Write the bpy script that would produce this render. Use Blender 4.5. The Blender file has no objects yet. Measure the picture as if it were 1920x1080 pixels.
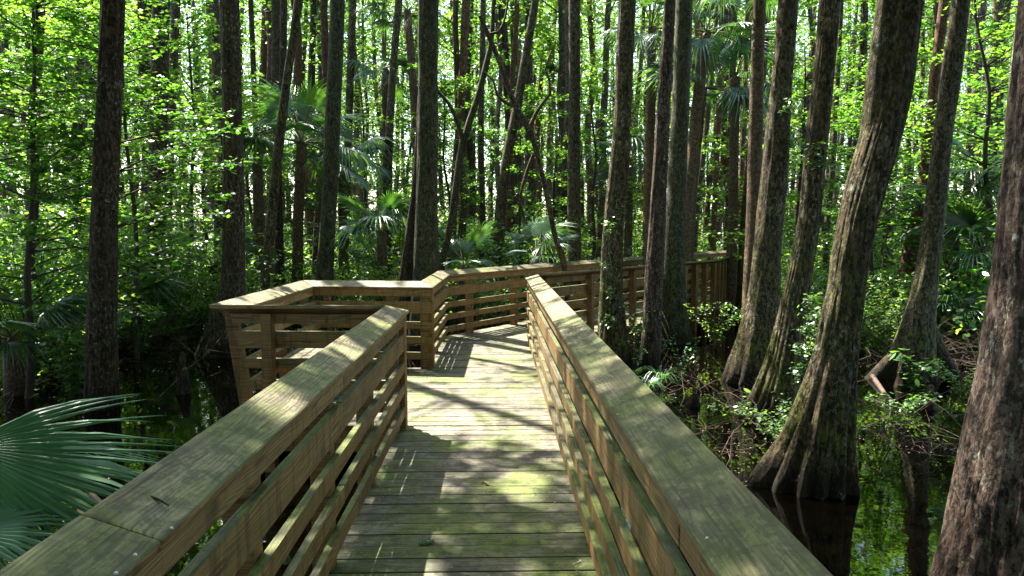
import bpy, bmesh, math, random
import numpy as np
from mathutils import Vector
R = math.radians
S = bpy.context.scene
C = S.collection
rng = np.random.default_rng(7)
random.seed(7)

# ---------------------------------------------------------------- camera
EYE = 1.72
F_PX, PITCH_PX, YAW_PX = 1300.0, 108.0, 32.0
pitch = math.atan(PITCH_PX / F_PX)
yaw = math.atan(YAW_PX / math.hypot(F_PX, PITCH_PX))
cd = bpy.data.cameras.new('camera'); cam = bpy.data.objects.new('camera', cd); C.objects.link(cam)
cd.sensor_width = 36; cd.lens = 36 * F_PX / 1920; cd.clip_start = .05; cd.clip_end = 600
cam.location = (0, 0, EYE); cam.rotation_euler = (math.pi / 2 - pitch, 0, -yaw)
S.camera = cam

# ---------------------------------------------------------------- light
SUN = Vector((-.40, .50, 1.02)).normalized()          # towards the sun: ahead and to the left
elev = math.asin(SUN.z); azim = math.atan2(SUN.x, SUN.y)
W = bpy.data.worlds.new('World'); S.world = W; W.use_nodes = True
nt = W.node_tree; bg = nt.nodes['Background']
sky = nt.nodes.new('ShaderNodeTexSky'); sky.sky_type = 'NISHITA'; sky.sun_disc = False
sky.sun_elevation = elev; sky.sun_rotation = azim; sky.dust_density = 2.0; sky.air_density = 1.0
nt.links.new(sky.outputs[0], bg.inputs[0]); bg.inputs[1].default_value = .12
sl = bpy.data.lights.new('sun', 'SUN'); sl.energy = 5; sl.angle = R(.53); sl.color = (1, .93, .80)
sun = bpy.data.objects.new('sun', sl); C.objects.link(sun)
sun.rotation_euler = SUN.to_track_quat('Z', 'Y').to_euler(); sun.location = (-20, 25, 50)
S.view_settings.view_transform = 'Standard'; S.view_settings.look = 'None'
S.view_settings.gamma = 1; S.view_settings.exposure = 2.78
cy = S.cycles
cy.max_bounces = 6; cy.diffuse_bounces = 3; cy.glossy_bounces = 3; cy.transmission_bounces = 4
cy.transparent_max_bounces = 4; cy.caustics_reflective = False; cy.caustics_refractive = False
cy.use_denoising = True; cy.sample_clamp_indirect = 6; cy.use_adaptive_sampling = False

# ---------------------------------------------------------------- placing helpers
_fw = np.array([math.sin(yaw) * math.cos(pitch), math.cos(yaw) * math.cos(pitch), -math.sin(pitch)])
_rt = np.array([math.cos(yaw), -math.sin(yaw), 0]); _up = np.cross(_rt, _fw)
def at(x, y, Y):
    """point of the place seen at photo pixel (x, y) that stands Y metres ahead"""
    d = _fw * F_PX + _rt * (x - 960) + _up * (540 - y)
    return d / d[1] * Y + np.array([0, 0, EYE])
WATER = -.40

# ---------------------------------------------------------------- material helpers
def mat(name):
    m = bpy.data.materials.new(name); m.use_nodes = True
    n = m.node_tree; n.nodes.clear()
    o = n.nodes.new('ShaderNodeOutputMaterial')
    return m, n, o
def N(n, t, **k):
    x = n.nodes.new(t)
    for a, b in k.items(): setattr(x, a, b)
    return x
def L(n, a, b): n.links.new(a, b)
def noise(n, vec, scale, detail=4, rough=.55, dist=0):
    t = N(n, 'ShaderNodeTexNoise'); t.inputs['Scale'].default_value = scale
    t.inputs['Detail'].default_value = detail; t.inputs['Roughness'].default_value = rough
    t.inputs['Distortion'].default_value = dist
    if vec is not None: L(n, vec, t.inputs['Vector'])
    return t.outputs['Fac']
def mapping(n, vec, sc):
    t = N(n, 'ShaderNodeMapping'); t.inputs['Scale'].default_value = sc; L(n, vec, t.inputs['Vector']); return t.outputs[0]
def ramp(n, fac, stops):
    t = N(n, 'ShaderNodeValToRGB'); L(n, fac, t.inputs[0]); e = t.color_ramp.elements
    while len(e) < len(stops): e.new(.5)
    for s, (p, c) in zip(e, stops):
        s.position = p; s.color = (*c, 1) if len(c) == 3 else c
    return t.outputs[0]
def mixc(n, fac, a, b, mode='MIX'):
    t = N(n, 'ShaderNodeMix', data_type='RGBA', blend_type=mode)
    for i, v in ((0, fac), (6, a), (7, b)):
        if isinstance(v, (int, float)): t.inputs[i].default_value = v
        elif isinstance(v, tuple): t.inputs[i].default_value = (*v, 1)
        else: L(n, v, t.inputs[i])
    return t.outputs[2]
def math_(n, op, a, b=0.0, clamp=False):
    t = N(n, 'ShaderNodeMath', operation=op, use_clamp=clamp)
    for i, v in ((0, a), (1, b)):
        if isinstance(v, (int, float)): t.inputs[i].default_value = v
        else: L(n, v, t.inputs[i])
    return t.outputs[0]
def bw(g): return (g, g, g)

def wood(name, side, side2, top, top2, algae=.5, bump=.5):
    """weathered pine: grain follows the board's UV (metres); tops greyer, algae on them"""
    m, n, o = mat(name)
    uv = N(n, 'ShaderNodeTexCoord').outputs['UV']
    geo = N(n, 'ShaderNodeNewGeometry')
    rnd = geo.outputs['Random Per Island']
    # cathedral grain: bands across the board, bent by a long soft noise
    sep = N(n, 'ShaderNodeSeparateXYZ'); L(n, uv, sep.inputs[0])
    bend = noise(n, mapping(n, uv, (.9, 5, 1)), 1.0, 2, .5)
    band = math_(n, 'SINE', math_(n, 'ADD', math_(n, 'MULTIPLY', sep.outputs[1], 380), math_(n, 'MULTIPLY', bend, 95)))
    band = math_(n, 'ADD', math_(n, 'MULTIPLY', band, .5), .5)
    fine = ramp(n, noise(n, mapping(n, uv, (3, 95, 1)), 1.0, 5, .7), [(.36, bw(0)), (.62, bw(1))])
    blot = noise(n, mapping(n, uv, (2.6, 8, 1)), 1.0, 7, .68)
    vor = N(n, 'ShaderNodeTexVoronoi'); vor.inputs['Scale'].default_value = 1.0
    L(n, mapping(n, uv, (1.6, 9, 1)), vor.inputs['Vector'])
    knot = ramp(n, vor.outputs['Distance'], [(.0, bw(1)), (.07, bw(.85)), (.12, bw(0))])
    g = math_(n, 'ADD', math_(n, 'MULTIPLY', math_(n, 'POWER', band, 2.0), .5), math_(n, 'MULTIPLY', fine, .6))
    sidec = mixc(n, g, side2, side)
    sidec = mixc(n, ramp(n, blot, [(.35, bw(0)), (.7, bw(.55))]), sidec, tuple(c * .55 for c in side))
    topc = mixc(n, g, top2, top)
    topc = mixc(n, ramp(n, blot, [(.4, bw(0)), (.62, bw(.6))]), topc, tuple(c * .5 for c in top2))
    wp = N(n, 'ShaderNodeNewGeometry').outputs['Position']
    stain = ramp(n, noise(n, wp, 5.5, 8, .72, .4), [(.47, bw(0)), (.60, bw(.85))])
    st2 = ramp(n, noise(n, wp, 17, 7, .75, .5), [(.49, bw(0)), (.56, bw(.85))])
    topc = mixc(n, stain, topc, (.035, .032, .018)); topc = mixc(n, st2, topc, (.05, .042, .022))
    pale = ramp(n, noise(n, mapping(n, uv, (3, 11, 1)), 1.3, 6, .7), [(.56, bw(0)), (.72, bw(.6))])
    topc = mixc(n, pale, topc, tuple(min(1, c * 1.7) for c in top))
    drip = ramp(n, noise(n, mapping(n, wp, (9, 9, 1.2)), 1.6, 5, .7), [(.5, bw(0)), (.68, bw(.75))])
    crk = ramp(n, noise(n, mapping(n, uv, (1.4, 60, 1)), 1.0, 2, .5), [(.62, bw(0)), (.66, bw(.9))])
    topc = mixc(n, crk, topc, (.02, .018, .012)); sidec = mixc(n, crk, sidec, (.04, .02, .01))
    sidec = mixc(n, drip, sidec, tuple(c * .4 for c in side2))
    al = noise(n, wp, 1.7, 6, .65)
    sy = N(n, 'ShaderNodeSeparateXYZ'); L(n, wp, sy.inputs[0])
    near = ramp(n, math_(n, 'MULTIPLY', sy.outputs[1], .1), [(.30, bw(.09)), (.58, bw(-.0)), (.7, bw(0))])
    alg = ramp(n, math_(n, 'ADD', al, near), [(.47, bw(0)), (.63, bw(1))])
    greenc = mixc(n, math_(n, 'MULTIPLY', fine, math_(n, 'SUBTRACT', 1.3, st2)), (.022, .036, .004), (.11, .145, .012))
    topc = mixc(n, math_(n, 'MULTIPLY', alg, algae), topc, greenc)
    al2 = ramp(n, noise(n, wp, 3.1, 5, .7), [(.5, bw(0)), (.75, bw(.75))])
    sidec = mixc(n, math_(n, 'MULTIPLY', al2, algae), sidec, (.095, .105, .016))
    nz = N(n, 'ShaderNodeSeparateXYZ'); L(n, geo.outputs['True Normal'], nz.inputs[0])
    f = ramp(n, nz.outputs[2], [(.35, bw(0)), (.8, bw(1))])
    col = mixc(n, f, sidec, topc)
    edge = ramp(n, nz.outputs[2], [(.25, bw(0)), (.45, bw(.8)), (.80, bw(.8)), (.90, bw(0))])
    col = mixc(n, edge, col, (.035, .04, .014))
    col = mixc(n, math_(n, 'MULTIPLY', knot, .7), col, (.05, .03, .015))
    hsv = N(n, 'ShaderNodeHueSaturation'); L(n, col, hsv.inputs['Color'])
    L(n, math_(n, 'ADD', math_(n, 'MULTIPLY', rnd, .55), .72), hsv.inputs['Value'])
    b = N(n, 'ShaderNodeBsdfPrincipled'); L(n, hsv.outputs[0], b.inputs['Base Color'])
    L(n, ramp(n, blot, [(.3, bw(.5)), (.7, bw(.8))]), b.inputs['Roughness'])
    b.inputs['Specular IOR Level'].default_value = .35
    bp = N(n, 'ShaderNodeBump'); bp.inputs['Strength'].default_value = bump; bp.inputs['Distance'].default_value = .004
    L(n, g, bp.inputs['Height']); L(n, bp.outputs[0], b.inputs['Normal'])
    L(n, b.outputs[0], o.inputs[0]); return m

def bark(name, dark, light, moss=.3, lichen=.3, mossc=(.095, .125, .012), zs=.40, sc=16, litup=None):
    m, n, o = mat(name)
    tc = N(n, 'ShaderNodeTexCoord').outputs['Object']
    st = mapping(n, tc, (1, 1, zs))
    rnd = N(n, 'ShaderNodeObjectInfo').outputs['Random']
    a = noise(n, st, sc, 7, .72, .5)
    a2 = noise(n, mapping(n, tc, (1, 1, zs * .6)), sc * 2.2, 5, .7, .3)
    chip = noise(n, mapping(n, tc, (1, 1, .62)), sc * 2.1, 5, .75, .4)
    h = math_(n, 'ADD', math_(n, 'MULTIPLY', a, .34), math_(n, 'ADD', math_(n, 'MULTIPLY', a2, .26), math_(n, 'MULTIPLY', chip, .40)))
    hc = ramp(n, h, [(.445, bw(0)), (.485, bw(.15)), (.515, bw(.6)), (.55, bw(1))])
    col = mixc(n, hc, dark, light)
    big = noise(n, tc, 1.6, 5, .65)
    col = mixc(n, ramp(n, big, [(.4, bw(0)), (.7, bw(.6))]), col, tuple(c * .45 for c in light))
    mo = noise(n, mapping(n, tc, (1, 1, .45)), 3.2, 6, .7)
    sep = N(n, 'ShaderNodeSeparateXYZ'); L(n, tc, sep.inputs[0])
    low = ramp(n, math_(n, 'MULTIPLY', sep.outputs[2], .22), [(0, bw(.1)), (.06, bw(.25)), (.10, bw(1)), (.28, bw(.8)), (.42, bw(.35)), (1, bw(.15))])
    mf = math_(n, 'MULTIPLY', ramp(n, mo, [(.42, bw(0)), (.58, bw(1))]), low)
    col = mixc(n, math_(n, 'MULTIPLY', mf, moss), col, mixc(n, hc, tuple(c * .12 for c in mossc), mossc))
    li = noise(n, mapping(n, tc, (1, 1, .5)), 34, 5, .7)
    li2 = noise(n, tc, 2.3, 3)
    lf = math_(n, 'MULTIPLY', ramp(n, li, [(.55, bw(0)), (.61, bw(1))]), ramp(n, li2, [(.42, bw(.3)), (.6, bw(1))]))
    col = mixc(n, math_(n, 'MULTIPLY', lf, lichen), col, (.34, .33, .25))
    wet = ramp(n, sep.outputs[2], [(.16, bw(.75)), (.34, bw(0))])
    col = mixc(n, wet, col, tuple(c * .8 for c in dark))
    pl = ramp(n, noise(n, tc, 7.5, 3, .55), [(.69, bw(0)), (.72, bw(1))])
    col = mixc(n, math_(n, 'MULTIPLY', pl, lichen), col, (.34, .38, .30))
    hsv = N(n, 'ShaderNodeHueSaturation'); L(n, col, hsv.inputs['Color'])
    L(n, math_(n, 'ADD', math_(n, 'MULTIPLY', rnd, .4), .8), hsv.inputs['Value'])
    b = N(n, 'ShaderNodeBsdfPrincipled'); L(n, hsv.outputs[0], b.inputs['Base Color'])
    b.inputs['Roughness'].default_value = .9; b.inputs['Specular IOR Level'].default_value = .2
    bp = N(n, 'ShaderNodeBump'); bp.inputs['Strength'].default_value = 1.0; bp.inputs['Distance'].default_value = .05
    L(n, h, bp.inputs['Height']); L(n, bp.outputs[0], b.inputs['Normal'])
    L(n, b.outputs[0], o.inputs[0]); return m

def leafmat(name, c0, c1, t0, t1, gloss=.06, rough=.35, share=.5):
    m, n, o = mat(name)
    r = N(n, 'ShaderNodeNewGeometry').outputs['Random Per Island']
    ro = N(n, 'ShaderNodeObjectInfo').outputs['Random']
    f = math_(n, 'ADD', math_(n, 'MULTIPLY', r, .5), math_(n, 'MULTIPLY', ro, .5))
    d = N(n, 'ShaderNodeBsdfDiffuse'); L(n, mixc(n, f, c0, c1), d.inputs[0])
    t = N(n, 'ShaderNodeBsdfTranslucent'); L(n, mixc(n, f, t0, t1), t.inputs[0])
    x = N(n, 'ShaderNodeMixShader'); x.inputs[0].default_value = share
    L(n, d.outputs[0], x.inputs[1]); L(n, t.outputs[0], x.inputs[2])
    g = N(n, 'ShaderNodeBsdfGlossy'); g.inputs['Roughness'].default_value = rough; g.inputs['Color'].default_value = (.9, .95, 1, 1)
    y = N(n, 'ShaderNodeMixShader'); y.inputs[0].default_value = gloss
    L(n, x.outputs[0], y.inputs[1]); L(n, g.outputs[0], y.inputs[2]); L(n, y.outputs[0], o.inputs[0]); return m

def simple(name, c, rough=.8, c2=None, sc=8, spec=.3, bump=0):
    m, n, o = mat(name)
    b = N(n, 'ShaderNodeBsdfPrincipled'); b.inputs['Roughness'].default_value = rough; b.inputs['Specular IOR Level'].default_value = spec
    tc = N(n, 'ShaderNodeTexCoord').outputs['Object']
    nn = noise(n, tc, sc, 6, .65)
    L(n, mixc(n, ramp(n, nn, [(.35, bw(0)), (.65, bw(1))]), c, c2 or tuple(v * .5 for v in c)), b.inputs['Base Color'])
    if bump:
        bp = N(n, 'ShaderNodeBump'); bp.inputs['Strength'].default_value = bump; bp.inputs['Distance'].default_value = .03
        L(n, nn, bp.inputs['Height']); L(n, bp.outputs[0], b.inputs['Normal'])
    L(n, b.outputs[0], o.inputs[0]); return m

M_CAP = wood('weathered_cap_wood', (.28, .165, .055), (.07, .038, .012), (.215, .175, .10), (.058, .048, .024), .5)
M_RAIL = wood('rail_wood', (.30, .18, .060), (.075, .040, .012), (.125, .125, .05), (.045, .05, .018), .7)
M_DECK = wood('deck_wood', (.12, .09, .045), (.05, .04, .022), (.26, .23, .18), (.058, .052, .036), .85)
M_POST = wood('post_wood', (.27, .145, .045), (.075, .038, .012), (.13, .11, .07), (.07, .06, .04), .45)
M_BARK = bark('cypress_bark', (.008, .006, .0035), (.105, .076, .040), .75, .5)
M_BARK_MOSS = bark('mossy_bark', (.012, .012, .007), (.075, .07, .036), .95, .3, (.045, .065, .012))
M_BARK_DARK = bark('dark_bark', (.012, .008, .005), (.085, .056, .034), .45, .45, (.05, .055, .012))
M_BARK_RED = bark('red_bark', (.022, .011, .006), (.15, .072, .04), .2, .25)
M_BARK_GREY = bark('grey_bark', (.012, .008, .007), (.15, .10, .08), .12, .6)
M_BARK_ROOT = bark('arched_bark', (.010, .008, .005), (.12, .098, .062), .7, .4)
M_BARK_FAR = bark('far_bark', (.03, .022, .015), (.17, .13, .09), .25, .2, sc=7)
M_PALMT = bark('palm_bark', (.04, .026, .016), (.15, .10, .06), .25, .15, zs=1.2, sc=16)
M_LEAF = leafmat('maple_leaf', (.02, .06, .010), (.10, .17, .02), (.04, .22, .012), (.30, .52, .04), .04)
M_LEAF_HI = leafmat('canopy_leaf', (.012, .04, .010), (.075, .135, .02), (.02, .13, .010), (.27, .46, .045), .04)
M_LEAF_FAR = leafmat('far_leaf', (.012, .04, .010), (.05, .10, .02), (.015, .09, .01), (.20, .34, .04), .03)
M_SHRUB = leafmat('shrub_leaf', (.03, .10, .018), (.10, .19, .035), (.07, .30, .018), (.40, .60, .05), .045, .45)
M_PALM = leafmat('palm_leaf', (.02, .07, .018), (.05, .12, .03), (.03, .12, .012), (.12, .25, .025), .07, .4, .42)
M_PALM_DRY = leafmat('dry_palm_leaf', (.14, .10, .06), (.30, .23, .15), (.12, .08, .04), (.2, .14, .08), .03, .5, .3)
M_PALM_HERO = leafmat('bluish_palm_leaf', (.022, .10, .022), (.05, .15, .04), (.02, .08, .025), (.05, .14, .04), .07, .42, .3)
M_TWIG = simple('dead_twig', (.11, .075, .055), .85, (.03, .02, .015), 30)
M_TWIG_DARK = simple('twig_bark', (.05, .04, .028), .9, (.025, .02, .014), 20)
M_STEM = simple('palm_stem', (.10, .13, .04), .6, (.13, .09, .04), 5)
M_NAIL = simple('galvanised_steel', (.55, .55, .55), .45, (.35, .35, .35), 90, .5)
M_LITTER = simple('leaf_litter', (.07, .045, .025), .95, (.02, .014, .008), 9, .2, .8)
M_FERN = leafmat('fern_leaf', (.03, .10, .02), (.07, .17, .04), (.07, .2, .02), (.2, .36, .05), .08)

# ---------------------------------------------------------------- mesh helpers
def tag(o, label=None, cat=None, group=None, kind=None):
    if label: o['label'] = label
    if cat: o['category'] = cat
    if group: o['group'] = group
    if kind: o['kind'] = kind
    return o
def empty(name, loc=(0, 0, 0), parent=None):
    o = bpy.data.objects.new(name, None); o.empty_display_size = .2; C.objects.link(o); o.location = tuple(loc)
    if parent: o.parent = parent
    return o
def link(name, me, m=None, parent=None, loc=None, smooth=False):
    if m is not None: me.materials.append(m)
    o = bpy.data.objects.new(name, me); C.objects.link(o)
    if parent: o.parent = parent
    if loc is not None: o.location = tuple(loc)
    return o
def mesh_np(name, V, counts, idx, smooth=False):
    me = bpy.data.meshes.new(name)
    V = np.asarray(V, np.float32); counts = np.asarray(counts, np.int32); idx = np.asarray(idx, np.int32)
    me.vertices.add(len(V)); me.vertices.foreach_set('co', V.ravel())
    me.loops.add(len(idx)); me.loops.foreach_set('vertex_index', idx)
    me.polygons.add(len(counts)); st = np.concatenate([[0], np.cumsum(counts)[:-1]]).astype(np.int32)
    me.polygons.foreach_set('loop_start', st); me.polygons.foreach_set('loop_total', counts)
    me.update(calc_edges=True)
    me.polygons.foreach_set('use_smooth', np.full(len(counts), smooth)); me.update()
    return me

class Wood:
    """collects bevelled boards with grain UVs into one mesh"""
    def __init__(s): s.bm = bmesh.new(); s.uv = s.bm.loops.layers.uv.new('UVMap')
    def hexa(s, top, th, axis, bev=.005):
        """top: 4 or more top corners in order; th thickness down; axis: grain direction"""
        bm = bmesh.new()
        t = [bm.verts.new(Vector(p)) for p in top]
        b = [bm.verts.new(Vector(p) - Vector(th)) for p in top]
        n = len(t); bm.faces.new(t); bm.faces.new(b[::-1])
        for i in range(n): bm.faces.new((t[i], b[i], b[(i + 1) % n], t[(i + 1) % n]))
        bmesh.ops.recalc_face_normals(bm, faces=bm.faces)
        if bev: bmesh.ops.bevel(bm, geom=list(bm.edges), offset=bev, segments=2, affect='EDGES', profile=.6)
        ax = Vector(axis).normalized(); th_ = Vector(th).normalized(); w = ax.cross(th_).normalized()
        ou, ov = random.uniform(0, 60), random.uniform(0, 60)
        vm = {v: s.bm.verts.new(v.co) for v in bm.verts}
        for f in bm.faces:
            try: nf = s.bm.faces.new([vm[v] for v in f.verts])
            except ValueError: continue
            for lp in nf.loops:
                p = lp.vert.co
                lp[s.uv].uv = (p.dot(ax) + ou, p.dot(w) + p.dot(th_) + ov)
        bm.free()
    def bar(s, p0, p1, wdir, width, thdir, th, bev=.005):
        """straight board centred on p0-p1; wdir/width = broad side, thdir/th = thin side"""
        p0, p1 = Vector(p0), Vector(p1); w = Vector(wdir).normalized() * width / 2; t = Vector(thdir).normalized() * th / 2
        s.hexa([p0 - w + t, p1 - w + t, p1 + w + t, p0 + w + t], t * 2, p1 - p0, bev)
    def obj(s, name, m, parent=None):
        me = bpy.data.meshes.new(name); s.bm.normal_update(); s.bm.to_mesh(me); s.bm.free()
        return link(name, me, m, parent)

# ---------------------------------------------------------------- ground and water
def vnoise(x, y, seed, sc):
    x = x * sc + seed * 17.13; y = y * sc + seed * 7.7
    xi = np.floor(x).astype(int); yi = np.floor(y).astype(int); fx = x - xi; fy = y - yi
    fx = fx * fx * (3 - 2 * fx); fy = fy * fy * (3 - 2 * fy)
    def h(i, j):
        n = (i * 374761393 + j * 668265263 + seed * 144665) & 0x7fffffff
        n = ((n ^ (n >> 13)) * 1274126177) & 0x7fffffff
        return ((n ^ (n >> 16)) & 0xffff) / 65535.0
    return (h(xi, yi) * (1 - fx) + h(xi + 1, yi) * fx) * (1 - fy) + (h(xi, yi + 1) * (1 - fx) + h(xi + 1, yi + 1) * fx) * fy
def ground_z(x, y):
    x = np.asarray(x, float); y = np.asarray(y, float)
    n = (vnoise(x, y, 3, .22) - .5) * .7 + (vnoise(x, y, 5, .8) - .5) * .22
    far = np.clip((y - 15.5) / 6, 0, 1)
    leftland = np.clip((-x - 6.6) / 2.4, 0, 1) * np.clip((y - 7.5) / 3, 0, 1) * .95
    rightland = np.clip((x - 8.5) / 3, 0, 1) * np.clip((y - 9.5) / 3, 0, 1) * .8
    back = np.maximum(np.maximum(far, leftland), rightland)
    return -1.0 + n * .8 + back * .78
gx = np.concatenate([np.arange(-200, -40, 16), np.arange(-40, 40, .8), np.arange(40, 201, 16)])
gy = np.concatenate([np.arange(-120, -8, 16), np.arange(-8, 60, .8), np.arange(60, 300, 16)])
XX, YY = np.meshgrid(gx, gy); ZZ = ground_z(XX, YY)
nx, ny = len(gx), len(gy)
ii, jj = np.meshgrid(np.arange(nx - 1), np.arange(ny - 1)); a = (jj * nx + ii).ravel()
q = np.stack([a, a + 1, a + nx + 1, a + nx], 1)
g = link('ground', mesh_np('ground', np.stack([XX, YY, ZZ], -1).reshape(-1, 3), np.full(len(q), 4), q.ravel(), True), M_LITTER)
tag(g, kind='structure')
m, n, o = mat('swamp_water')
b = N(n, 'ShaderNodeBsdfPrincipled'); b.inputs['Base Color'].default_value = (.0005, .0004, .0002, 1)
b.inputs['Roughness'].default_value = .02; b.inputs['IOR'].default_value = 1.45; b.inputs['Specular IOR Level'].default_value = .9
tc = N(n, 'ShaderNodeTexCoord').outputs['Object']
bp = N(n, 'ShaderNodeBump'); bp.inputs['Strength'].default_value = .10; bp.inputs['Distance'].default_value = .02
L(n, noise(n, tc, 3.2, 3, .5), bp.inputs['Height']); L(n, bp.outputs[0], b.inputs['Normal']); L(n, b.outputs[0], o.inputs[0])
me = mesh_np('water', [(-200, -120, WATER), (200, -120, WATER), (200, 280, WATER), (-200, 280, WATER)], [4], [0, 1, 2, 3])
tag(link('water', me, m), kind='structure')

# ---------------------------------------------------------------- boardwalk
BW = empty('boardwalk', (0, 0, 0))
tag(BW, 'weathered wooden boardwalk with slatted railings turning right through the swamp', 'boardwalk')
CAP_W, Z_IN, Z_OUT = .18, 1.02, 1.085
LEFT = [(-.755, -1.6), (-.755, 6.10), (-2.28, 6.18), (-2.28, 8.72), (-.76, 8.53), (-.72, 10.92), (7.02, 21.45), (9.6, 22.9)]
RIGHT = [(.445, -1.6), (.445, 10.27), (4.80, 15.32), (7.15, 20.35), (9.9, 21.7)]
def offset_line(pts, d, side):
    """parallel polyline at distance d on the outer side (side=+1: left of travel)"""
    out = []
    P = [Vector(p) for p in pts]
    for i, p in enumerate(P):
        d0 = (P[i] - P[i - 1]).normalized() if i else (P[1] - P[0]).normalized()
        d1 = (P[i + 1] - P[i]).normalized() if i < len(P) - 1 else d0
        n0 = Vector((-d0.y, d0.x)) * side; n1 = Vector((-d1.y, d1.x)) * side
        b = (n0 + n1).normalized(); out.append(p + b * (d / max(.3, b.dot(n0))))
    return out
BOARDS = [(.11, .20), (.31, .40), (.50, .59), (.685, .835), (.905, .995)]
def lean_bay(w, i, side):
    """the bay's left side leans outwards like the back of its bench"""
    if side > 0 and i in (1, 2, 3):
        for v in w.bm.verts:
            if v.co.x < -2.15 or (i == 2): v.co.x += (1.05 - max(v.co.z, -.5)) * .21
    return w
def rail_run(pts, side, labels, post_px):
    inn = [Vector(p) for p in pts]; out = offset_line(pts, CAP_W, side)
    f0 = offset_line(pts, .028, side); f1 = offset_line(pts, .066, side); pc = offset_line(pts, .066 + .055, side)
    for i in range(len(pts) - 1):
        rl = empty('railing', (0, 0, 0), BW); rl['label'] = labels[i]
        d = (inn[i + 1] - inn[i]); Ls = d.length; d.normalize(); nrm = Vector((-d.y, d.x)) * side
        # cap, cut in lengths, tilted towards the deck
        seams = {('L', 0): [3.14], ('R', 0): [4.28]}.get(('L' if side > 0 else 'R', i), [])
        if not seams and Ls > 4: seams = [Ls * k / math.ceil(Ls / 3.6) for k in range(1, math.ceil(Ls / 3.6))]
        ts = [0] + seams + [Ls]; w = Wood()
        for a_, b_ in zip(ts[:-1], ts[1:]):
            ga, gb = (.0015 if a_ else .001), .0015
            def P(t, ln, z, e):
                if t == 0: p = ln[i] + d * e
                elif t == Ls: p = ln[i + 1] - d * e
                else:
                    p = ln[i] + d * (t - d.dot(ln[i] - inn[i])) + d * (e if e > 0 else e)
                return Vector((p.x, p.y, z))
            dz = random.uniform(-.002, .003)
            top = [P(a_, inn, Z_IN + dz, ga), P(a_, out, Z_OUT + dz, ga)]
            eb = gb if b_ == Ls else -gb
            top += [P(b_, out, Z_OUT + dz, eb), P(b_, inn, Z_IN + dz, eb)]
            th = Vector((nrm.x, nrm.y, 0)) * -.34 + Vector((0, 0, 1)); th = th.normalized() * .038
            w.hexa(top, th, (d.x, d.y, 0), .009)
        lean_bay(w, i, side).obj('cap', M_CAP, rl)
        # slats
        for k, (z0, z1) in enumerate(BOARDS):
            w = Wood(); nseg = max(1, round(Ls / 2.9)); cuts = [0]
            for c in range(1, nseg): cuts.append(Ls * c / nseg + random.choice((-.35, 0, .35)))
            cuts.append(Ls)
            for a_, b_ in zip(cuts[:-1], cuts[1:]):
                A0 = f0[i] + d * .002 if a_ == 0 else f0[i] + d * (a_ + .002)
                B0 = f0[i + 1] - d * .002 if b_ == Ls else f0[i] + d * (b_ - .002)
                A1 = f1[i] + d * .002 if a_ == 0 else f1[i] + d * (a_ + .002)
                B1 = f1[i + 1] - d * .002 if b_ == Ls else f1[i] + d * (b_ - .002)
                j = random.uniform(-.004, .004); h = nrm * random.uniform(-.002, .002); j2 = random.uniform(-.004, .004)
                z1_, z1b = z1 + j, z1 + j2
                top = [(A0.x + h.x, A0.y + h.y, z1_), (A1.x + h.x, A1.y + h.y, z1_), (B1.x + h.x, B1.y + h.y, z1b), (B0.x + h.x, B0.y + h.y, z1b)]
                w.hexa(top, (0, 0, z1 - z0), (d.x, d.y, 0), .005)
            lean_bay(w, i, side).obj('slat', M_RAIL, rl)
        # posts
        npost = max(1, round(Ls / 1.25))
        if i == len(pts) - 2: npost = max(1, npost)
        sp = post_px.get(i) or [Ls * (k + .5) / npost for k in range(npost)]
        for t in sp:
            p = inn[i] + d * t + nrm * (.066 + .003 + .052)
            w = Wood(); hw = nrm * .052; hd = d * .045
            zt = 1.0
            w.hexa([(p - hw - hd).to_3d() + Vector((0, 0, zt)), (p - hw + hd).to_3d() + Vector((0, 0, zt)),
                    (p + hw + hd).to_3d() + Vector((0, 0, zt)), (p + hw - hd).to_3d() + Vector((0, 0, zt))],
                   (0, 0, zt + 1.35), (0, 0, 1), .004)
            lean_bay(w, i, side).obj('post', M_POST, rl)
    return out
lab_l = ['left railing beside the near deck, its cap scuffed and green', 'near railing of the square lookout bay', 'left side railing of the lookout bay',
         'back railing of the lookout bay, cap lit by sun', 'short railing between the bay and the bend', 'long far railing running right behind the trunks', 'last bit of far railing']
lab_r = ['right railing beside the near deck, its cap green with algae', 'near railing of the far stretch, posts facing the water', 'railing past the second bend', 'last bit of near railing']
out_l = rail_run(LEFT, +1, lab_l, {0: [.4, 1.6, 2.85, 3.95, 5.05, 6.2, 7.45], 1: [.06, 1.22], 2: [.12, 1.3, 2.42], 3: [.12, .95, 1.46], 4: [.1, 1.2, 2.25]})
out_r = rail_run(RIGHT, -1, lab_r, {0: [.5, 1.7, 2.95, 4.1, 5.3, 6.5, 7.7, 8.9, 10.1, 11.3, 11.8],
                                    1: [.35, 1.6, 3.0, 4.35, 5.1, 5.6, 6.1, 6.55],
                                    2: [.3 + .6 * k for k in range(9)]})
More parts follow.
